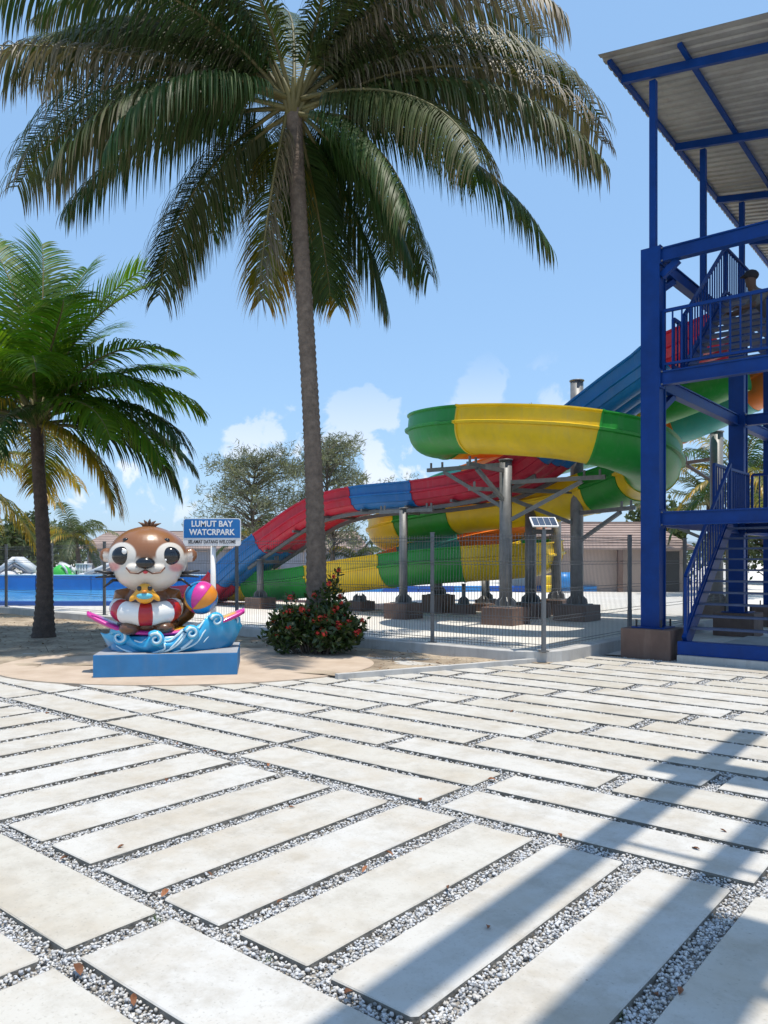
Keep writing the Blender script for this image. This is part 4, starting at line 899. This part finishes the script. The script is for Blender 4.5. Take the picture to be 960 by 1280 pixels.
def otter_paint(p):
    x = (p.x + SX) / K_ + 480; y = 700 - (p.z + SZ - 1.55) / K_
    n_ = mnoise.noise(Vector((p.x * 6, p.y * 6, p.z * 6))) * .5 + .5
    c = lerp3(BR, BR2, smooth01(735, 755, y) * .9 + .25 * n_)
    hd = min(((p.x - HC.x) / .60) ** 2 + ((p.y - HC.y) / .60) ** 2 + ((p.z - HC.z) / .455) ** 2, ((p.x - HC.x) / .48) ** 2 + ((p.z - HC.z + .17) / .305) ** 2 + ((p.y + .13) / .45) ** 2)
    if p.y < .05 and y < 742 and hd < 1.0:
        w = 0.0
        for ex in (158, 213):
            w = max(w, 1 - smooth01(14.2, 16.0, math.hypot((x - ex) * .93, y - 694)))
        low = smooth01(694, 701, y + .0025 * (x - 187) ** 2 * (1 if abs(x - 187) > 30 else .2))
        w = max(w, low)
        if abs(x - 186) < 11 and y < 704: w *= smooth01(5, 11, abs(x - 186))
        w *= 1 - smooth01(-.02, .06, p.y)
        c = lerp3(c, WHT, w)
        for ex, ey in ((147, 708), (220, 709)): c = lerp3(c, PNK, .8 * (1 - smooth01(4, 9, math.hypot((x - ex) * .8, (y - ey) * 1.3))))
        dark = .22 * smooth01(.2, .8, n_) * smooth01(668, 655, y)
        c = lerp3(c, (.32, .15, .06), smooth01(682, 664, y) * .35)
    return c
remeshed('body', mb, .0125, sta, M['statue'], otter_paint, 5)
def hp(x, y, extra=0.0):
    """point on the head's front at picture place x, y"""
    q = sp_(x, y); a = (q.x - HC.x) / HR[0]; b = (q.z - HC.z) / HR[2]; k = max(.05, 1 - a * a - b * b); return Vector((q.x, HC.y - HR[1] * math.sqrt(k) - extra, q.z))
for ex in (158, 213):
    e = MB().ball(hp(ex, 695, -.035), (.132, .088, .125), 24, 16).build('eye', M['black'], sta, True)
    MB().ball(hp(ex + 3, 690, .045), (.033, .014, .036), 12, 8).build('eye_highlight', M['white'], e, True)
    MB().ball(hp(ex - 5, 700, .035), (.015, .010, .016), 10, 6).build('eye_highlight', M['white'], e, True)
n_ = MB().ball(hp(185, 703.5, .03), (.125, .075, .078), 22, 14).build('nose', M['black'], sta, True)
mth = MB()
for sx in (-1, 1): mth.tube([sp_(185, 711.5, -.565), sp_(185 + sx * 8, 716, -.565), sp_(185 + sx * 17, 715, -.535), sp_(185 + sx * 22, 709, -.48)], .011, 6)
mth.build('mouth_line', mat('mouth_brown', (.16, .06, .03), .4), sta, True)
MB().ball(sp_(185, 714, -.55), (.035, .025, .025), 10, 8).build('tongue', mat('tongue_pink', (.65, .06, .08), .3), sta, True)
for ex in (162, 209): MB().ball(hp(ex, 676, -.012), (.042, .03, .028), 12, 8).build('eyebrow', M['black'], sta, True)
wh = mat('whisker_dark', (.02, .02, .022), .4)
for sx, cx in ((-1, 187), (1, 187)):
    for k, (x0, y0, x1, y1) in enumerate(((43, 716, 61, 713), (40, 720, 60, 721), (36, 725, 51, 733))):
        MB().tube([hp(cx + sx * (x0 - 4), y0, -.02), sp_(cx + sx * (x0 + 4), y0 - 1, -.26), sp_(cx + sx * x1, y1, -.24)], [.018, .022, .010], 6).build('whisker', wh, sta, True)
for k, (dx, dz, dy) in enumerate(((-12, 4, 0), (-5, 7, -.05), (2, 9, .02), (9, 6, -.03), (15, 3, .04), (-8, 3, .08))):
    MB().tube([sp_(187 + dx * .2, 661, -.06 + dy), sp_(187 + dx * .6, 658 - dz * .6, -.07 + dy), sp_(187 + dx, 657 - dz * .85, -.10 + dy)], [.035, .022, .004], 6).build('hair_tuft', mat('tuft_brown', (.13, .06, .03), .5) if k == 0 else bpy.data.materials['tuft_brown'], sta, True)
# striped swim ring round the waist
ring = bpy.data.objects.new('swim_ring', None); COL.objects.link(ring); ring.parent = sta
rc = sp_(185, 759, -.05); RM, rmn = .350, .145; tiltm = Matrix.Rotation(R(12), 3, 'X')
for k in range(12):
    mb = MB(); vs_ = []; fs_ = []; NS, NR = 7, 16; wide = k % 2
    a0 = 2 * math.pi * (k - .5 + (0 if wide else 0)) / 12; a1 = a0 + 2 * math.pi / 12
    if wide: a0 -= .07; a1 += .07
    else: a0 += .07; a1 -= .07
    for i in range(NS):
        a = a0 + (a1 - a0) * i / (NS - 1) - math.pi / 2
        for j in range(NR):
            b = 2 * math.pi * j / NR; q = Vector(((RM + rmn * math.cos(b)) * math.cos(a), (RM + rmn * math.cos(b)) * math.sin(a) * .95, rmn * 1.08 * math.sin(b))); vs_.append(rc + tiltm @ q)
    for i in range(NS - 1):
        for j in range(NR): fs_.append((i*NR + j, (i+1)*NR + j, (i+1)*NR + (j+1) % NR, i*NR + (j+1) % NR))
    mb.add(vs_, fs_); mb.build('ring_band', M['redp'] if not wide else M['white'], ring, True)
# toy duck on the ring
dk = bpy.data.objects.new('toy_duck', None); COL.objects.link(dk); dk.parent = sta
mb = MB(); mb.ball(sp_(184, 741, -.47), (.135, .10, .125), 20, 14); mb.ball(sp_(184, 735, -.48), (.10, .085, .085), 18, 12); mb.tube([sp_(176, 740, -.48), sp_(169, 746, -.50), sp_(167, 749, -.5)], [.05, .035, .015], 8); mb.tube([sp_(192, 740, -.48), sp_(199, 746, -.50), sp_(201, 749, -.5)], [.05, .035, .015], 8)
remeshed('duck_body', mb, .012, dk, M['statue'], lambda p: (.78, .36, .02), 3)
MB().ball(sp_(184, 742.5, -.545), (.105, .045, .045), 16, 10).build('belly_band', M['duckblue'], dk, True)
for x in (178, 190): MB().ball(sp_(x, 733.5, -.545), (.032, .025, .034), 12, 8).build('duck_eye', M['black'], dk, True)
MB().ball(sp_(184, 737, -.575), (.035, .03, .018), 12, 8).build('beak', M['ballorange'], dk, True)
# beach ball, eight curved gores
bb = bpy.data.objects.new('beach_ball', None); COL.objects.link(bb); bb.parent = sta; bc = sp_(250, 747, -.12); br = .235
axm = Matrix.Rotation(R(38), 3, 'Y') @ Matrix.Rotation(R(-35), 3, 'X')
for k in range(8):
    mb = MB(); vs_ = []; fs_ = []; NA, NB = 6, 14
    for i in range(NB + 1):
        p_ = math.pi * i / NB
        for j in range(NA):
            a = 2 * math.pi * (k + .01 + .98 * j / (NA - 1)) / 8; vs_.append(bc + axm @ Vector((math.sin(p_) * math.cos(a), math.sin(p_) * math.sin(a), math.cos(p_))) * br)
    for i in range(NB):
        for j in range(NA - 1): fs_.append((i*NA + j, (i+1)*NA + j, (i+1)*NA + j + 1, i*NA + j + 1))
    mb.add(vs_, fs_); mb.build('ball_panel', M[('ballblue', 'magenta', 'ballorange', 'duck', 'ballblue', 'magenta', 'ballorange', 'ballblue')[k]], bb, True)
# surfboard with upturned ends
mb = MB(); NS = 40; vs_ = []; fs_ = []; NR = 14; cols = []
for i in range(NS + 1):
    s = i / NS; x = 116 + 188 * s; yy = 789 - 20 * abs(s - .46) ** 2 * 4.2 - (6 * max(0, .2 - s) / .2); c = sp_(x, yy, -.02); w = .40 * max(.02, math.sin(math.pi * min(1, max(0, .04 + .92 * s))) ** .62)
    for j in range(NR):
        b = 2 * math.pi * j / NR; vs_.append(c + Vector((0, math.cos(b) * w, math.sin(b) * .055 * (.4 + .6 * min(1, w / .2)))))
        rimc = abs(math.cos(b)) > .8
        cols.append((.60, .03, .30) if (s < .10 or s > .93 or rimc) else ((.30, .08, .36) if s < .40 else (.75, .42, .02)))
for i in range(NS):
    for j in range(NR): fs_.append((i*NR + j, (i+1)*NR + j, (i+1)*NR + (j+1) % NR, i*NR + (j+1) % NR))
fs_ += [tuple(range(NR)), tuple(range((NS+1)*NR - 1, NS*NR - 1, -1))]
mb.c = (0, 0, 0); mb.add(vs_, fs_); mb.col = cols; mb.build('surfboard', M['statue'], sta, True)
# the wave: a bowl wall with a crested top line
def wave_top(x):   # top outline in picture pixels
    pts = [(128, 788), (136, 790), (141, 789), (146, 784), (154, 782), (162, 785), (168, 793), (176, 797), (184, 795), (189, 789), (196, 786), (202, 791), (208, 795), (218, 791), (226, 783), (234, 780), (242, 781), (249, 777), (255, 770), (261, 766), (267, 766), (271, 771), (275, 775), (280, 772), (286, 770), (291, 773), (295, 779), (299, 778), (303, 786)]
    for (a, b), (c, d) in zip(pts[:-1], pts[1:]):
        if a <= x <= c: return b + (d - b) * (x - a) / (c - a)
    return 788
mb = MB(); vs_ = []; fs_ = []; cols = []; NS = 110; NH = 12
def wave_pt(s, h):
    """s 0..1 round the front from left to right, h 0..1 up"""
    x_top = 130 + 172 * s; x_bot = 142 + 146 * s; a = math.pi * (1 - s); dep = -.52 * math.sin(a) ** .75
    zt = sp_(0, wave_top(x_top)).z; zb = .0
    g = h ** .85; x = x_bot + (x_top - x_bot) * g; z = zb + (zt - zb) * h
    bul = .09 * math.sin(math.pi * h * .9) * math.sin(a); q = sp_(x, 0); return Vector((q.x, dep - bul + .05 * h, z))
for i in range(NS + 1):
    s = i / NS
    for j in range(NH + 1):
        h = j / NH; p = wave_pt(s, h); p.y -= .012 * math.sin(s * 60 + h * 9) * h; vs_.append(p)
        k = smooth01(.1, .95, h + .12 * mnoise.noise(Vector((s * 9, h * 3, 1)))); cols.append(lerp3((.01, .21, .44), (.045, .44, .74), k))
    p = wave_pt(s, 1); vs_.append(p + Vector((0, .09, -.02))); cols.append((.05, .40, .66)); vs_.append(Vector((p.x * .9, p.y * .6 + .12, max(.05, p.z - .12)))); cols.append((.02, .28, .55)); q = wave_pt(s, 0); vs_.append(Vector((q.x * .9, q.y * .4 + .1, .0))); cols.append((.008, .17, .36))
R_ = NH + 4
for i in range(NS):
    for j in range(R_ - 1): fs_.append((i*R_ + j, (i+1)*R_ + j, (i+1)*R_ + j + 1, i*R_ + j + 1))
mb.c = (0, 0, 0); mb.add(vs_, fs_); mb.col = cols; wave = mb.build('wave', M['statue'], sta, True)
for (cx_, cy_, r_, sg, a0) in ((154, 793, 9.5, -1, math.pi * .8), (197, 794, 7.5, -1, math.pi * .8), (238, 788, 7, -1, math.pi * .9), (268, 775, 7.5, -1, math.pi * .9), (291, 778, 6.5, -1, math.pi * .9)):   # rolled curls standing proud of the wall
    pts_ = [(cx_ + r_ * (1 - .72 * i / 20) * math.cos(a0 + sg * 7.6 * i / 20), cy_ - r_ * (1 - .72 * i / 20) * math.sin(a0 + sg * 7.6 * i / 20)) for i in range(21)]
    path_ = []
    for (x, y) in pts_:
        s_ = max(0, min(1, (x - 138) / 152)); q_ = wave_pt(s_, .7); path_.append(Vector((sp_(x, 0).x, q_.y - .035, sp_(0, y).z)))
    mb = MB(); mb.c = (.04, .42, .72); mb.tube(path_, [.055 * (1 - .5 * i / 20) for i in range(21)], 8); mb.build('curl', M['statue'], wave, True)
    MB().tube([p + Vector((0, -.045, .01)) for p in path_], [.020 * (1 - .4 * i / 20) for i in range(21)], 6).build('foam_line', M['foam'], wave, True)
# water inside the bowl, closing it behind
mb = MB(); NB = 28; vs_ = [sp_(212, 0, .05) * 1]; vs_[0].z = .20
for i in range(NB): a = 2 * math.pi * i / NB; q = sp_(212 + 70 * math.cos(a), 0); vs_.append(Vector((q.x, .46 * math.sin(a) + .0, .20)))
vs_ += [Vector((p.x, p.y, 0)) for p in vs_[1:]]
mb.c = (.015, .22, .45); mb.add(vs_, [(0, 1 + i, 1 + (i + 1) % NB) for i in range(NB)] + [(1 + i, 1 + NB + i, 1 + NB + (i + 1) % NB, 1 + (i + 1) % NB) for i in range(NB)]); mb.build('wave_base', M['statue'], sta, True)
def foam(pts, r0, r1):   # painted raised foam line on the wave's face, pts in picture pixels
    path = []
    for x, y in spline([Vector((a, b, 0)) for a, b in pts], 8) and [(v.x, v.y) for v in spline([Vector((a, b, 0)) for a, b in pts], 8)]:
        s = (x - 138) / 152; s = max(0, min(1, s)); zt = sp_(0, wave_top(130 + 172 * s)).z; zz = sp_(0, y).z; h = max(0, min(1, zz / max(.05, zt))); p = wave_pt(s, h); path.append(Vector((sp_(x, 0).x, p.y - .012, zz)))
    n = len(path); MB().tube(path, [r0 + (r1 - r0) * i / (n - 1) for i in range(n)], 6).build('foam_line', M['foam'], wave, True)
def spiral(cx, cy, r, turns, a0, sgn=1): return [(cx + r * (1 - .8 * i / 16) * math.cos(a0 + sgn * turns * 6.283 * i / 16), cy - r * (1 - .8 * i / 16) * math.sin(a0 + sgn * turns * 6.283 * i / 16)) for i in range(17)]
foam([(172, 812), (160, 808), (150, 803)], .020, .012)
foam([(190, 812), (206, 806), (206, 799)], .018, .010)
foam([(150, 809), (175, 813), (205, 809), (222, 800), (232, 788), (240, 786), (238, 796), (226, 806)], .012, .02)
foam([(205, 813), (225, 808), (243, 800), (252, 788), (260, 778), (268, 777), (272, 785), (280, 783), (286, 777), (294, 780), (297, 788)], .012, .022)
foam([(212, 806), (222, 796), (229, 787)], .008, .02)
foam([(172, 796), (180, 798), (186, 794)], .012, .010); foam([(206, 797), (214, 795), (222, 789), (230, 783), (238, 783)], .012, .024)
foam([(246, 783), (253, 774), (260, 769), (266, 769), (270, 774), (275, 779), (281, 775), (287, 773), (291, 777), (294, 784)], .014, .026)
foam([(252, 800), (262, 790), (270, 790), (277, 792), (284, 787), (290, 789)], .008, .018)
# sign
sg = thing('park_sign', 'blue and white rounded park name sign on a white post behind the statue', 'sign', (at(266, 700, 12.15).x, 12.15, .0))
def sgp(x, y, d=0.0): q = at(x, y, 12.15); return Vector((q.x - sg.location.x, d, q.z))
MB().tube([(0, .03, -.05), (0, .03, sgp(0, 672).z)], .042, 14).build('post', M['white'], sg, True)
def rrect(x0, z0, x1, z1, r, y0, y1, corners=(1, 1, 1, 1)):
    pts = []
    for (cx, cz, a0, on) in ((x1 - r, z1 - r, 0, corners[0]), (x0 + r, z1 - r, 90, corners[1]), (x0 + r, z0 + r, 180, corners[2]), (x1 - r, z0 + r, 270, corners[3])):
        for k in range(6):
            a = R(a0 + 18 * k); pts.append((cx + r * math.cos(a), cz + r * math.sin(a)) if on else ((x1 if a0 in (0, 270) else x0), (z1 if a0 in (0, 90) else z0)))
    if not all(corners): 
        q = []
        for p in pts:
            if not q or p != q[-1]: q.append(p)
        pts = q
    n = len(pts); mb = MB(); mb.add([(x, y0, z) for x, z in pts] + [(x, y1, z) for x, z in pts], [tuple(range(n)), tuple(range(2*n - 1, n - 1, -1))] + [(i, n + i, n + (i+1) % n, (i+1) % n) for i in range(n)]); return mb
a, b = sgp(229.5, 682.5), sgp(301.5, 648); mid = sgp(0, 672.5).z
rrect(a.x, a.z, b.x, b.z, .045, -.028, -.008).build('board', M['white'], sg)
rrect(a.x + .012, mid, b.x - .012, b.z - .012, .036, -.033, -.0275, (1, 1, 0, 0)).build('blue_field', M['signblue'], sg)
def text(s, x, z, size, m, parent, y, sx=1.0, bold=.0, width=None, name='lettering'):
    cu = bpy.data.curves.new('t', 'FONT'); cu.body = s; cu.size = size; cu.extrude = .002; cu.align_x = 'CENTER'; cu.align_y = 'CENTER'; cu.offset = bold; cu.resolution_u = 3
    o = bpy.data.objects.new('t', cu); COL.objects.link(o); dg = bpy.context.evaluated_depsgraph_get(); me_ = bpy.data.meshes.new_from_object(o.evaluated_get(dg)); bpy.data.objects.remove(o)
    me_.name = name; me_.materials.clear(); me_.materials.append(m)
    k = sx if width is None else width / max(v.co.x for v in me_.vertices) / 2
    o = inst(name, me_, parent, (x, y, z), (R(90), 0, 0), (k, 1, 1)); return o
cx = (a.x + b.x) / 2
text('LUMUT BAY', cx, sgp(0, 655.2).z, .128, M['white'], sg, -.035, bold=.0035, width=.66)
text('WATCRPARK', cx, sgp(0, 665.6).z, .128, M['white'], sg, -.035, bold=.0035, width=.72)
text('SELAMAT DATANG WELCOME', cx, sgp(0, 677.4).z, .075, M['signdark'], sg, -.0305, bold=.0015, width=.74)

# ================================================================ POOL AND BEYOND
pool = thing('pool', 'wide shallow blue swimming pool behind the fence at left', 'pool', (-16, 27, 0))
MB().box((-24, -.6, -.05), (8.2, -.25, .14)).build('near_rim', M['poolrim'], pool); MB().box((-24, -.24, -.05), (8.2, 12.2, .03)).build('water', M['water'], pool)
for i in range(12): MB().bevbox((-24 + i * 2.8, 12.22, 0), (-24 + i * 2.8 + 2.77, 12.5, .74), .02).build('wall_panel', M['poolblue'], pool)
MB().box((-24, 12.15, .745), (9.6, 12.75, .80)).build('capping', M['poolcap'], pool)
for i in range(3): MB().bevbox((8.22, -.6 + i * 4.3, 0), (8.5, 3.66 + i * 4.3, .3 + .14 * i), .02).build('side_panel', M['poolblue'], pool)
def soft(name, label, cat, px, Y, parts, group='pool toys'):
    c = at(px, 0, Y); t = thing(name, label, cat, (c.x, Y, .0), 0, group)
    for nm, m, fn in parts: mb = MB(); fn(mb); mb.build(nm, M[m], t, True)
soft('inflatable_dome', 'bright green inflatable dome at the far edge of the pool', 'pool toy', 77, 41, [('dome', 'inflgreen', lambda mb: (mb.ball((0, 0, .75), (.52, .5, .55), 20, 12), mb.ball((0, 0, .72), (.75, .6, .16), 20, 8))), ('stripe', 'inflwhite', lambda mb: mb.tube([(.45, -.3, .75), (.35, -.35, 1.1), (.15, -.35, 1.32)], .06, 8))])
soft('inflatable_slide', 'white and dark peaked inflatable at the far side of the pool', 'pool toy', 22, 41, [('slope', 'inflwhite', lambda mb: (mb.bar((-.9, 0, .9), (.0, 0, 1.62), .9, .25), mb.bar((.05, 0, 1.62), (.95, 0, .95), .9, .25))), ('stripe', 'inflgrey', lambda mb: (mb.bar((-.75, -.3, .75), (-.05, -.3, 1.28), .3, .12), mb.bar((.0, -.3, 1.3), (1.0, -.3, .72), .3, .12))), ('cushion', 'inflwhite', lambda mb: (mb.ball((-.3, -.3, .7), (.5, .4, .3), 16, 10), mb.ball((.7, -.2, .65), (.6, .4, .24), 16, 10)))])
soft('inflatable_float', 'round white inflatable rolls at the left edge of the pool', 'pool toy', 3, 41, [('roll', 'inflwhite', lambda mb: (mb.ball((-.4, 0, .85), (.55, .5, .45), 16, 10), mb.ball((.35, 0, .78), (.4, .4, .3), 16, 10)))])
soft('inflatable_float', 'white inflatable ring with dark bands right of the green dome', 'pool toy', 93, 41.5, [('roll', 'inflwhite', lambda mb: (mb.bar((-.75, 0, 1.35), (.25, 0, .85), .5, .22), mb.ball((-.1, 0, .8), (.35, .3, .22), 14, 8))), ('band', 'inflgrey', lambda mb: mb.tube([(-.2, -.2, .75), (-.32, -.3, 1.0), (-.05, -.3, 1.2)], .05, 8))])
soft('plastic_crate', 'pale slatted plastic crate on the pool edge by the grey building', 'crate', 104, 41.5, [('side', 'inflwhite', lambda mb: [mb.box((-.3 + i * .15, -.25, .75), (-.22 + i * .15, .25, 1.3)) for i in range(5)]), ('rim', 'inflwhite', lambda mb: (mb.box((-.32, -.27, 1.3), (.4, .27, 1.36)), mb.box((-.32, -.27, .98), (.4, .27, 1.03))))])
soft('inflatable_float', 'low white inflatable wedge on the pool edge beside the statue head', 'pool toy', 130, 41, [('wedge', 'inflwhite', lambda mb: (mb.bar((-.9, 0, .78), (.75, 0, 1.5), .6, .2), mb.ball((-.7, 0, .78), (.7, .3, .1), 14, 8)))])
# splash pool behind the slides
sp2 = thing('splash_pool', 'low blue splash pool edge far behind the slide footings', 'pool', (2, 38, 0))
for i in range(7): MB().bevbox((-3.8 + i * 1.75, 0, -.05), (-3.8 + i * 1.75 + 1.73, .25, .28), .02).build('edge_panel', M['poolrim'] if i % 3 else M['poolblue'], sp2)
MB().box((-3.8, .26, -.05), (8.4, 5, .1)).build('water', M['water'], sp2)
soft('play_block', 'blue barrel-shaped play block near the splash pool', 'play block', 705, 37, [('barrel', 'poolblue', lambda mb: mb.tube([(-.45, 0, .55), (.45, 0, .55)], .42, 16))], 'play blocks')
soft('play_block', 'small yellow play block near the splash pool', 'play block', 686, 37.5, [('block', 'yellow', lambda mb: (mb.bevbox((-.3, -.3, .0), (.3, .3, .35), .04), mb.bevbox((-.3, -.2, .36), (.25, .2, .8), .05)))], 'play blocks')

# low buildings with tiled hip roofs
def house(name, label, X0, X1, Y, dep, hw, hr, wall, bays, ov=.8, hip=1.6, doors=(), posts=(), rot=0):
    t = thing(name, label, 'building', ((X0 + X1) / 2, Y, 0), rot); L = (X1 - X0) / 2
    MB().box((-L + ov, 0, -.1), (L - ov, dep, hw)).build('wall', M[wall], t)
    n = 10; e0, e1 = -ov * 1.1, dep + ov; ym = dep / 2
    for k in range(n):   # tile courses, each lapping the one below
        s0, s1 = k / n, (k + 1) / n + .02; mb = MB()
        def ringp(s, dz): return [(-L + hip * s, e0 + (ym - e0) * s, hw + (hr - hw) * s + dz), (L - hip * s, e0 + (ym - e0) * s, hw + (hr - hw) * s + dz), (L - hip * s, e1 + (ym - e1) * s, hw + (hr - hw) * s + dz), (-L + hip * s, e1 + (ym - e1) * s, hw + (hr - hw) * s + dz)]
        a, b, c = ringp(s0, .0), ringp(s0, .09), ringp(min(1, s1), .03); mb.add(a + b + c, [(i, (i+1) % 4, 4 + (i+1) % 4, 4 + i) for i in range(4)] + [(4 + i, 4 + (i+1) % 4, 8 + (i+1) % 4, 8 + i) for i in range(4)] + ([(3, 2, 1, 0)] if k == 0 else []))
        mb.build('tile_course', M['rooftile'], t)
    MB().bar((-L + hip, ym, hr + .06), (L - hip, ym, hr + .06), .22, .14).build('ridge', M['rooftile'], t)
    for (x, w, h, m) in doors:
        d = MB().box((x - w / 2, -.05, .0), (x + w / 2, .04, h)).build('door', M[m], t)
        MB().box((x - w / 2 - .06, -.06, 0), (x - w / 2 - .005, .03, h)).build('door_frame', M['wallpink'], d); MB().box((x - w / 2 - .06, -.06, h + .004), (x + w / 2 + .06, .03, h + .07)).build('door_frame', M['wallpink'], d)
    for x in posts: MB().bevbox((x - .12, -.5, 0), (x + .12, -.26, hw), .01).build('veranda_post', M['base'], t)
    return t
house('low_building', 'long low grey building with brown tiled roof far behind the statue', -33.3, -1.6, 85, 8, 2.75, 4.75, 'wallgrey', 8, doors=[(-13.2 + i * 2.55, 2.1, 2.45, 'shutter') for i in range(12)], posts=[-14.6 + i * 5.1 for i in range(7)])
house('low_building', 'pinkish low building with brown tiled roof behind the tall slide pillars', 6.6, 15.2, 38.2, 6, 2.05, 3.45, 'wallpink', 3, ov=.45, hip=1.0, doors=[(3.2, .85, 1.98, 'dark')], posts=[.6, -3.6])
tag(bpy.data.objects['low_building.001'], 'pinkish low building with brown tiled roof behind the tall slide pillars', 'building')

# ================================================================ unseen stand-in frame overhead, its form guessed to cast the strips of shade on the slabs
ZF = 7.6
def over(v, u): p = W(v, u); return Vector((p.x - SHIFT[0] * ZF, p.y - SHIFT[1] * ZF, ZF))
ov0 = over(1.2, 0); fr = thing('overhead_shadow_frame', 'unseen stand-in frame above the viewer, added to cast the strip shadows', 'steel frame', (ov0.x, ov0.y, 0))
def L_(p): return Vector(p) - Vector((ov0.x, ov0.y, 0))
def fbar(v0, u0, v1, u1, w, dz=0.0, h=.2): MB().bar(L_(over(v0, u0)) + Vector((0, 0, dz)), L_(over(v1, u1)) + Vector((0, 0, dz)), w, h).build('beam', M['blue'], fr)
fbar(-1.92, 7.6, -1.68, 0.4, .19); fbar(-1.19, 9.0, -1.19, -1.5, .15); fbar(-2.12, 5.92, 2.4, 5.92, .55, .21); fbar(-1.0, 3.0, 2.4, 3.0, .09, .2, .06); fbar(-1.7, 4.12, -.9, 4.12, .05, .12, .04)
q = [L_(over(v, u)) for v, u in ((-1.22, 3.6), (-.70, 3.6), (-.70, -1.2), (-1.22, -1.2))]
mb = MB(); mb.add([p + Vector((0, 0, .14)) for p in q] + [p + Vector((0, 0, .18)) for p in q], [(3,2,1,0), (4,5,6,7)] + [(i, (i+1) % 4, 4 + (i+1) % 4, 4 + i) for i in range(4)]); mb.build('shade_plate', M['tread'], fr)  # unseen plate added for the broad patch of shade
for v, u in ((2.4, 7.4), (2.4, -1.4), (2.4, 3.0)):
    p = L_(over(v, u)); MB().bar((p.x, p.y, -.05), (p.x, p.y, ZF + .3), .26, .26).build('post', M['blue'], fr); fbar(v, u, -1.5 if u != 3.0 else .0, u, .1, -.22, .14)
# leaf litter and twigs under the palms
mb = MB(); rr = random.Random(77)
for _ in range(2600):
    v = rr.uniform(-19, -5.8); u = rr.uniform(6.2, 10.2); p = W(v, u)
    if p.y < (11.15 if p.x < -5.5 else 11.3 if p.x < -.6 else 10.35 + (p.x + .5) * .537) or ((p.x + 2.9) / 2.85) ** 2 + ((p.y - 11.55) / 2.12) ** 2 < 1: continue
    a = rr.uniform(0, 6.28); l_ = rr.uniform(.015, .05) if rr.random() < .85 else rr.uniform(.1, .3); w_ = l_ * rr.uniform(.25, .5) if l_ < .06 else .006
    d = Vector((math.cos(a), math.sin(a), rr.uniform(-.15, .35))) * l_; q = Vector((-math.sin(a), math.cos(a), rr.uniform(-.3, .3))) * w_; c0 = Vector((p.x, p.y, .028 + rr.uniform(0, .02))); g = rr.uniform(.35, 1.2)
    mb.c = (.22 * g, .14 * g, .08 * g); mb.add([c0 - d, c0 - q, c0 + d, c0 + q], [(0, 1, 2, 3)])
o = mb.build('leaf_litter', attrmat('litter', .9)); o['kind'] = 'stuff'; o['label'] = 'dry leaf litter and twigs scattered on the dirt under the palms'; o['category'] = 'leaf litter'
# fallen leaves and tiny weeds on the paving
mb = MB(); n = 7
lp = [(0, -.035), (.012, -.02), (.017, 0), (.012, .02), (0, .04), (-.012, .02), (-.017, 0), (-.012, -.02)]
mb.add([(x, y, .012 * (abs(x) / .017) + .006 * math.sin(y * 60)) for x, y in lp] + [(0, y, .0) for y in (-.02, 0, .02)], [(0, 1, 8), (1, 2, 9, 8), (2, 3, 10, 9), (3, 4, 10), (4, 5, 10), (5, 6, 9, 10), (6, 7, 8, 9), (7, 0, 8)]); lme = mb.mesh('fallen_leaf', M['deadleaf'])
for (x, y, s) in ((97, 1214, 1.1), (206, 1118, .9), (80, 1074, .8), (167, 1252, .7), (456, 1088, .7), (487, 1068, .7), (436, 1242, .8), (262, 1094, .5), (525, 1000, .8), (615, 975, .8), (335, 957, .7), (208, 976, .7), (120, 968, .8), (365, 1010, .6), (60, 892, .8), (90, 899, .7), (222, 930, .6), (268, 940, .6), (610, 1160, .6), (850, 1240, .7), (700, 1045, .7), (870, 1062, .7), (820, 1245, .6), (350, 1128, .5), (640, 890, .8), (150, 1060, .6), (560, 1110, .5), (905, 1040, .6)):
    Y = CAM_H * F_PX / (y - HORIZON); X = (x - 480) / F_PX * Y
    o = inst('fallen_leaf', lme, None, (X, Y, .006), (random.uniform(-.3, .3), random.uniform(-.3, .3), random.uniform(0, 6.28)), (s, s, s)); tag(o, 'small dry brown leaf lying on the paving', 'leaf', 'dry leaves on the paving')
gm = leafmat('weed_green', (.05, .10, .02), (.10, .14, .03), .3)
for (x, y) in ((578 - 386, 1144), (335, 1196), (776, 1264), (196, 1146)):
    Y = CAM_H * F_PX / (y - HORIZON); X = (x - 480) / F_PX * Y; mb = MB(); rr = random.Random(x)
    for k in range(14):
        a = rr.uniform(0, 6.28); l_ = rr.uniform(.02, .05); d = Vector((math.cos(a) * .6, math.sin(a) * .6, .8)); s = Vector((-math.sin(a), math.cos(a), 0)) * .0022; b0 = Vector((rr.uniform(-.02, .02), rr.uniform(-.02, .02), -.03)); n0 = len(mb.v)
        mb.v += [tuple(b0 - s), tuple(b0 + s), tuple(b0 + d * l_)]; mb.col += [(rr.random(), rr.random(), rr.random())] * 3; mb.f.append((n0, n0 + 1, n0 + 2)); mb.mi.append(0)
    o = mb.build('weed', gm, None, False, (X, Y, 0)); tag(o, 'tiny green weed tuft growing in a gravel joint', 'weed', 'weeds in the gravel joints')
print('objects', len(bpy.data.objects), 'tris', sum(len(m.loops) for m in bpy.data.meshes))
